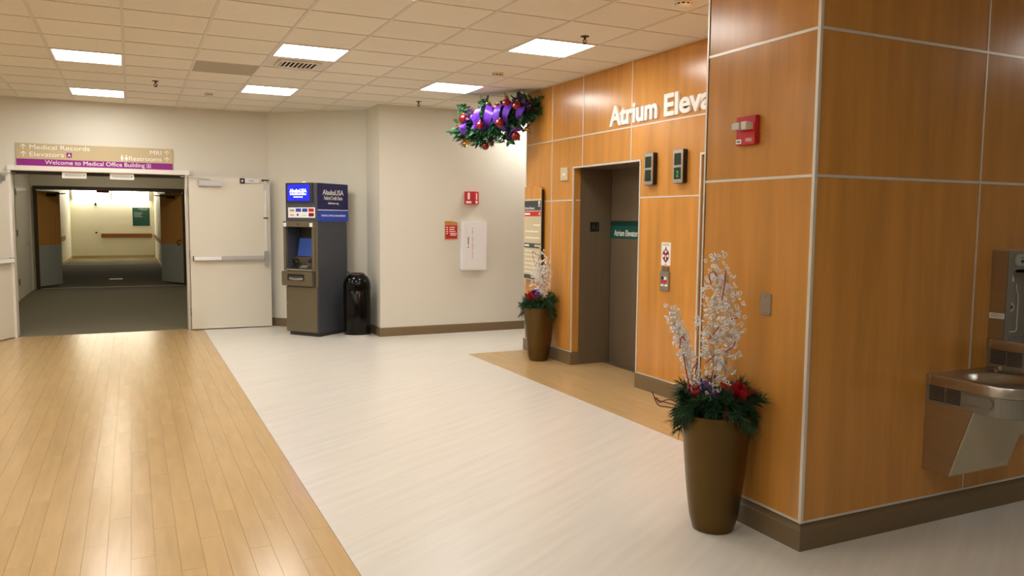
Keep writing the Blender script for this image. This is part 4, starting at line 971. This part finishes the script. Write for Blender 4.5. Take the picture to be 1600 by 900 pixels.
# ================================================================== DRINKING FOUNTAINS
def fountain(name, label, x0, W, ztop, zbot, logo):
    t = thing(name, label, 'drinking fountain', (x0+W/2, PY, zbot), 0)
    h = W/2; Zt = ztop-zbot; zb = Zt-.15; zc = Zt-.05
    fd = .47                                            # projection from the wall
    # side profile body below the band: slanted front
    MB().prism([(0, 0), (-.146, 0), (-.256, zb+.01), (0, zb+.01)], -h+.002, h-.002, 'yz').obj('body', 'steel', t)
    MB().prism([(-.147, .0), (-.157, .0), (-.268, zb+.004), (-.257, zb+.004)], -h, h, 'yz').obj('front_panel', 'panelsteel', t, bevel=.003)
    # rounded apron
    def outline(e=0, r=.13):
        pts = [(-h-e, 0), (-h-e, -fd+r)]
        for a in range(0, 91, 10): pts.append((-h-e+r+e-(r+e)*math.cos(R(a)), -fd+r-(r+e)*math.sin(R(a))))
        for a in range(90, -1, -10): pts.append((h+e-r-e+(r+e)*math.cos(R(a)), -fd+r-(r+e)*math.sin(R(a))))
        pts.append((h+e, 0)); return pts
    n = len(outline())
    ap = MB().prism(outline(-.003), zb, zc, 'xy').obj('apron', 'apron', t, bevel=.004)
    for sx, nm in ((-1, 'left'), (1, 'right')):
        for i in range(8):
            z = zb+.022+.0095*i; a, b = sorted((sx*(h-.006), sx*(h+.0)))
            MB().box(a, b, -.105, -.022, z, z+.0042).obj('grille_slot', 'black', ap); MB().box(a, b, -.19, -.112, z, z+.0042).obj('grille_slot', 'black', ap)
    for sx in (-1, 1):
        a, b = sorted((sx*(h-.006), sx*(h+.006)))
        MB().prism([(-.21, zc-.062), (-.345, zc-.066), (-.357, zc-.055), (-.36, zc-.038), (-.355, zc-.022), (-.345, zc-.014), (-.21, zc-.012)], a, b, 'yz').obj('push_bar', 'apron', ap, bevel=.003)
    # steel top with a real sunk basin
    o_ = outline(.004); c0 = (0.0, -.255); rx, ry = h-.055, .165; S = 36
    def ell(k, s_): a = 2*math.pi*k/S; return (c0[0]+rx*s_*math.cos(a), c0[1]+ry*s_*math.sin(a))
    top = MB(); ring_pts = []
    for k in range(S):                                  # outer boundary sampled radially
        a = 2*math.pi*k/S; d = Vector((rx*math.cos(a), ry*math.sin(a))).normalized(); best = .6
        for i in range(len(o_)):
            p, q = Vector(o_[i]), Vector(o_[(i+1) % len(o_)]); e = q-p; den = d.x*e.y-d.y*e.x
            if abs(den) < 1e-9: continue
            w_ = p-Vector(c0); tt = (w_.x*e.y-w_.y*e.x)/den; uu = (w_.x*d.y-w_.y*d.x)/den
            if tt > 0 and -1e-6 <= uu <= 1+1e-6: best = min(best, tt)
        ring_pts.append((c0[0]+d.x*best, c0[1]+d.y*best))
    rows = [[(x, y_, zc) for x, y_ in ring_pts], [(x, y_, Zt-.006) for x, y_ in ring_pts], [(c0[0]+(x-c0[0])*.985, c0[1]+(y_-c0[1])*.985, Zt) for x, y_ in ring_pts]]
    for s_, dz in ((1.06, .0), (1.0, -.006), (.93, -.022), (.80, -.042), (.55, -.056), (.2, -.062), (.06, -.064)):
        rows.append([(*ell(k, s_), Zt+dz) for k in range(S)])
    vs = [p for r_ in rows for p in r_]; fs = [(i*S+k, i*S+(k+1) % S, (i+1)*S+(k+1) % S, (i+1)*S+k) for i in range(len(rows)-1) for k in range(S)]
    fs.append(tuple((len(rows)-1)*S+k for k in range(S)))
    # fill the square corners at the wall
    top.add(vs, fs)
    top.obj('basin_top', 'steel', t, smooth=True)
    MB().prism([(-h-.004, 0), (-h-.004, -.02), (h+.004, -.02), (h+.004, 0)], zc, Zt-.001, 'xy').obj('back_edge', 'steel', t)
    bb = MB().lathe([(.026, 0), (.026, .012), (.018, .022)], 16, (h-.05, -.10, Zt-.03)).obj('bubbler', 'chrome', t, smooth=True)
    MB().tube([(h-.05, -.10, Zt-.01), (h-.05, -.10, Zt+.012), (h-.07, -.13, Zt+.022)], .011, 8).obj('spout', 'chrome', bb)
    MB().lathe([(.03, -.0635), (.03, -.0625)], 16, (c0[0], c0[1], Zt)).obj('drain', 'dark', t)
    if logo:
        l = MB().box(-.04, .04, -.003, 0, 0, .022).obj('maker_badge', 'alum', t); l.location = (h-.06, -.166, .028); l.rotation_euler = (R(-17), 0, 0)
        MB().box(-.032, .032, -.004, -.0028, .006, .015).obj('badge_print', 'slate', l)
    return t
M['panelsteel'] = mat('grey_beige_panel', (196, 186, 160), .45, metal=.15)
M['apron'] = mat('grey_apron', (142, 139, 130), .42, metal=.35)
fountain('drinking_fountain', 'lower stainless drinking fountain on the wood pillar wall', 3.67, .46, .80, .302, 1)
fountain('drinking_fountain', 'upper stainless drinking fountain under the bottle filler', 4.142, .46, .955, .455, 0)
bf = thing('bottle_filler', 'stainless bottle filling station with bottle outline above the upper fountain', 'bottle filler', (4.372, PY, .956))
h = .23
MB().box(-h, -h+.012, -.088, 0, 0, .475).box(h-.012, h, -.088, 0, 0, .475).box(-h+.012, h-.012, -.088, 0, .46, .475).box(-h+.012, h-.012, -.012, 0, 0, .46).obj('housing', 'steel', bf)
MB().prism([(-h, 0), (-.19, 0), (-.19, .335), (-.185, .355), (-.17, .37), (-.15, .375), (.15, .375), (.17, .37), (.185, .355), (.19, .335), (.19, 0), (h, 0), (h, .475), (-h, .475)], -.0905, -.086).obj('face_frame', 'apron', bf)
MB().box(-h+.012, h-.012, -.086, -.012, .376, .46).obj('head_block', 'apron', bf)
MB().box(-.19, .19, -.022, -.012, .0, .376).obj('alcove', 'apron', bf)
sn = MB().prism(rrect(-.18, .18, .395, .455, .028), -.099, -.090).obj('status_bar', 'kick', bf); MB().lathe([(.008, 0), (.008, .003)], 10).obj('sensor_eye', 'black', sn, loc=(-.13, -.099, .418)).rotation_euler = (R(90), 0, 0); MB().box(-.145, -.115, -.1, -.0985, .436, .439).obj('status_mark', 'slate', sn)
bo = [(-.035, .29), (-.035, .265), (-.055, .225), (-.058, .04), (-.05, .03), (.05, .03), (.058, .04), (.055, .225), (.035, .265), (.035, .29)]
MB().tube([(x-.08, -.023, z) for x, z in bo], .0028, 5).obj('bottle_outline', 'white', bf)
ey = MB().lathe([(.026, 0), (.026, .002)], 20).obj('sensor_ring', 'alum', bf, loc=(-.08, -.022, .165)); ey.rotation_euler = (R(90), 0, 0)
MB().lathe([(.010, 0), (.010, .004)], 14).obj('sensor', 'black', ey)
MB().prism([(-.092, .312), (-.08, .34), (-.068, .312), (-.074, .303), (-.086, .303)], -.0238, -.0218).obj('drop_symbol', 'white', bf)
MB().box(-.06, .06, -.07, -.022, .355, .376).obj('nozzle', 'dark', bf)
lbk = MB().box(-h-.0015, -h+.001, -.086, -.004, .112, .142).obj('paper_label', 'white', bf)
for z in (.120, .127, .134): MB().box(-h-.0022, -h-.001, -.078, -.012, z, z+.003).obj('label_line', 'kick', lbk)

# ================================================================== CORRIDOR ITEMS
def box_thing(name, m, b, label, cat, **k): return tag(box(name, m, b), label, cat, **k)
vl = thing('wall_light', 'long bright fluorescent wall light at the end of the corridor', 'wall light', (-.65, 33.5, 2.2))
MB().box(-1.28, 1.28, -.16, 0, .0, .30).obj('diffuser', 'valance', vl)
for x in (-1.30, -.02, 1.28): MB().box(x-.02, x+.02, -.17, 0, -.02, .32).obj('bracket', 'alum', vl)
gs = thing('green_sign', 'dark green directory sign on the corridor end wall', 'sign', (.33, 33.5, 1.2))
MB().box(-.315, .315, -.02, 0, 0, .72).obj('frame', 'white', gs); MB().box(-.30, .30, -.025, -.019, .015, .705).obj('board', 'green', gs)
for i in range(4): MB().box(-.25, .05-.03*(i % 3), -.028, -.0245, .50-.05*i, .517-.05*i).obj('text_line', 'kick', gs)
MB().box(-.10, .25, -.028, -.0245, .65, .67).obj('text_line', 'kick', gs); MB().box(-.02, .22, -.028, -.0245, .61, .625).obj('text_line', 'kick', gs)
def rail(name, label, a, b):
    r = thing(name, label, 'handrail', (0, 0, 0)); mid = (Vector(a)+Vector(b))/2; r.location = (mid.x, mid.y, .77)
    d = Vector(b)-Vector(a); L = d.length/2; r.rotation_euler = (0, 0, math.atan2(d.y, d.x))
    MB().box(-L, L, -.06, -.025, 0, .15).obj('rail', 'rail', r, bevel=.008)
    for x in (-L+.1, 0, L-.1): MB().box(x-.03, x+.03, -.03, 0, .04, .11).obj('bracket', 'dark', r)
rail('handrail', 'reddish wooden handrail below the green sign', (-1.05, 33.5), (.69, 33.5))
rail('handrail', 'reddish wooden handrail on the corridor wall beside the lever door', (.79, 33.2), (.79, 24.5))
rail('handrail', 'reddish wooden handrail on the corridor wall beside the framed notice', (-2.04, 23.2), (-2.04, 30.0))
box_thing('wall_notice', 'ivory', (-2.04, -2.02, 27.3, 28.6, 1.15, 2.05), 'framed pale notice on the corridor side wall', 'sign')
box_thing('thermostat', 'black', (-1.24, -1.17, 33.48, 33.5, .93, .98), 'small black fitting on the corridor end wall', 'wall fitting')
tb = thing('wall_bell', 'small black bell shaped fitting high on the corridor end wall', 'wall fitting', (-1.2, 33.5, 1.98))
MB().prism([(-.04, 0), (.04, 0), (.035, .04), (.015, .07), (.015, .10), (-.015, .10), (-.015, .07), (-.035, .04)], -.06, 0).obj('shell', 'black', tb)
ex = thing('exit_sign', 'red lit exit sign hanging in the corridor', 'sign', (-.62, 22.0, 2.14))
MB().box(-.14, .14, -.02, .02, 0, .16).obj('housing', 'red', ex); MB().tube([(0, 0, .16), (0, 0, CZ-2.139)], .008, 6).obj('hanger', 'dark', ex)

for y_, l_ in ((14.6, 'unseen square fill light added just inside the corridor'), (18.0, 'unseen square fill light added before the oak doors')):  # added fill, out of view, to brighten the carpet and oak doors
    t = thing('ceiling_light', l_, 'ceiling light', (-.4, y_, CZ), group='added corridor fill lights')
    MB().box(-.30, .30, -.30, .30, -.012, .002).obj('frame', 'frame', t); MB().box(-.27, .27, -.27, .27, -.016, -.011).obj('diffuser', 'fill_light', t)
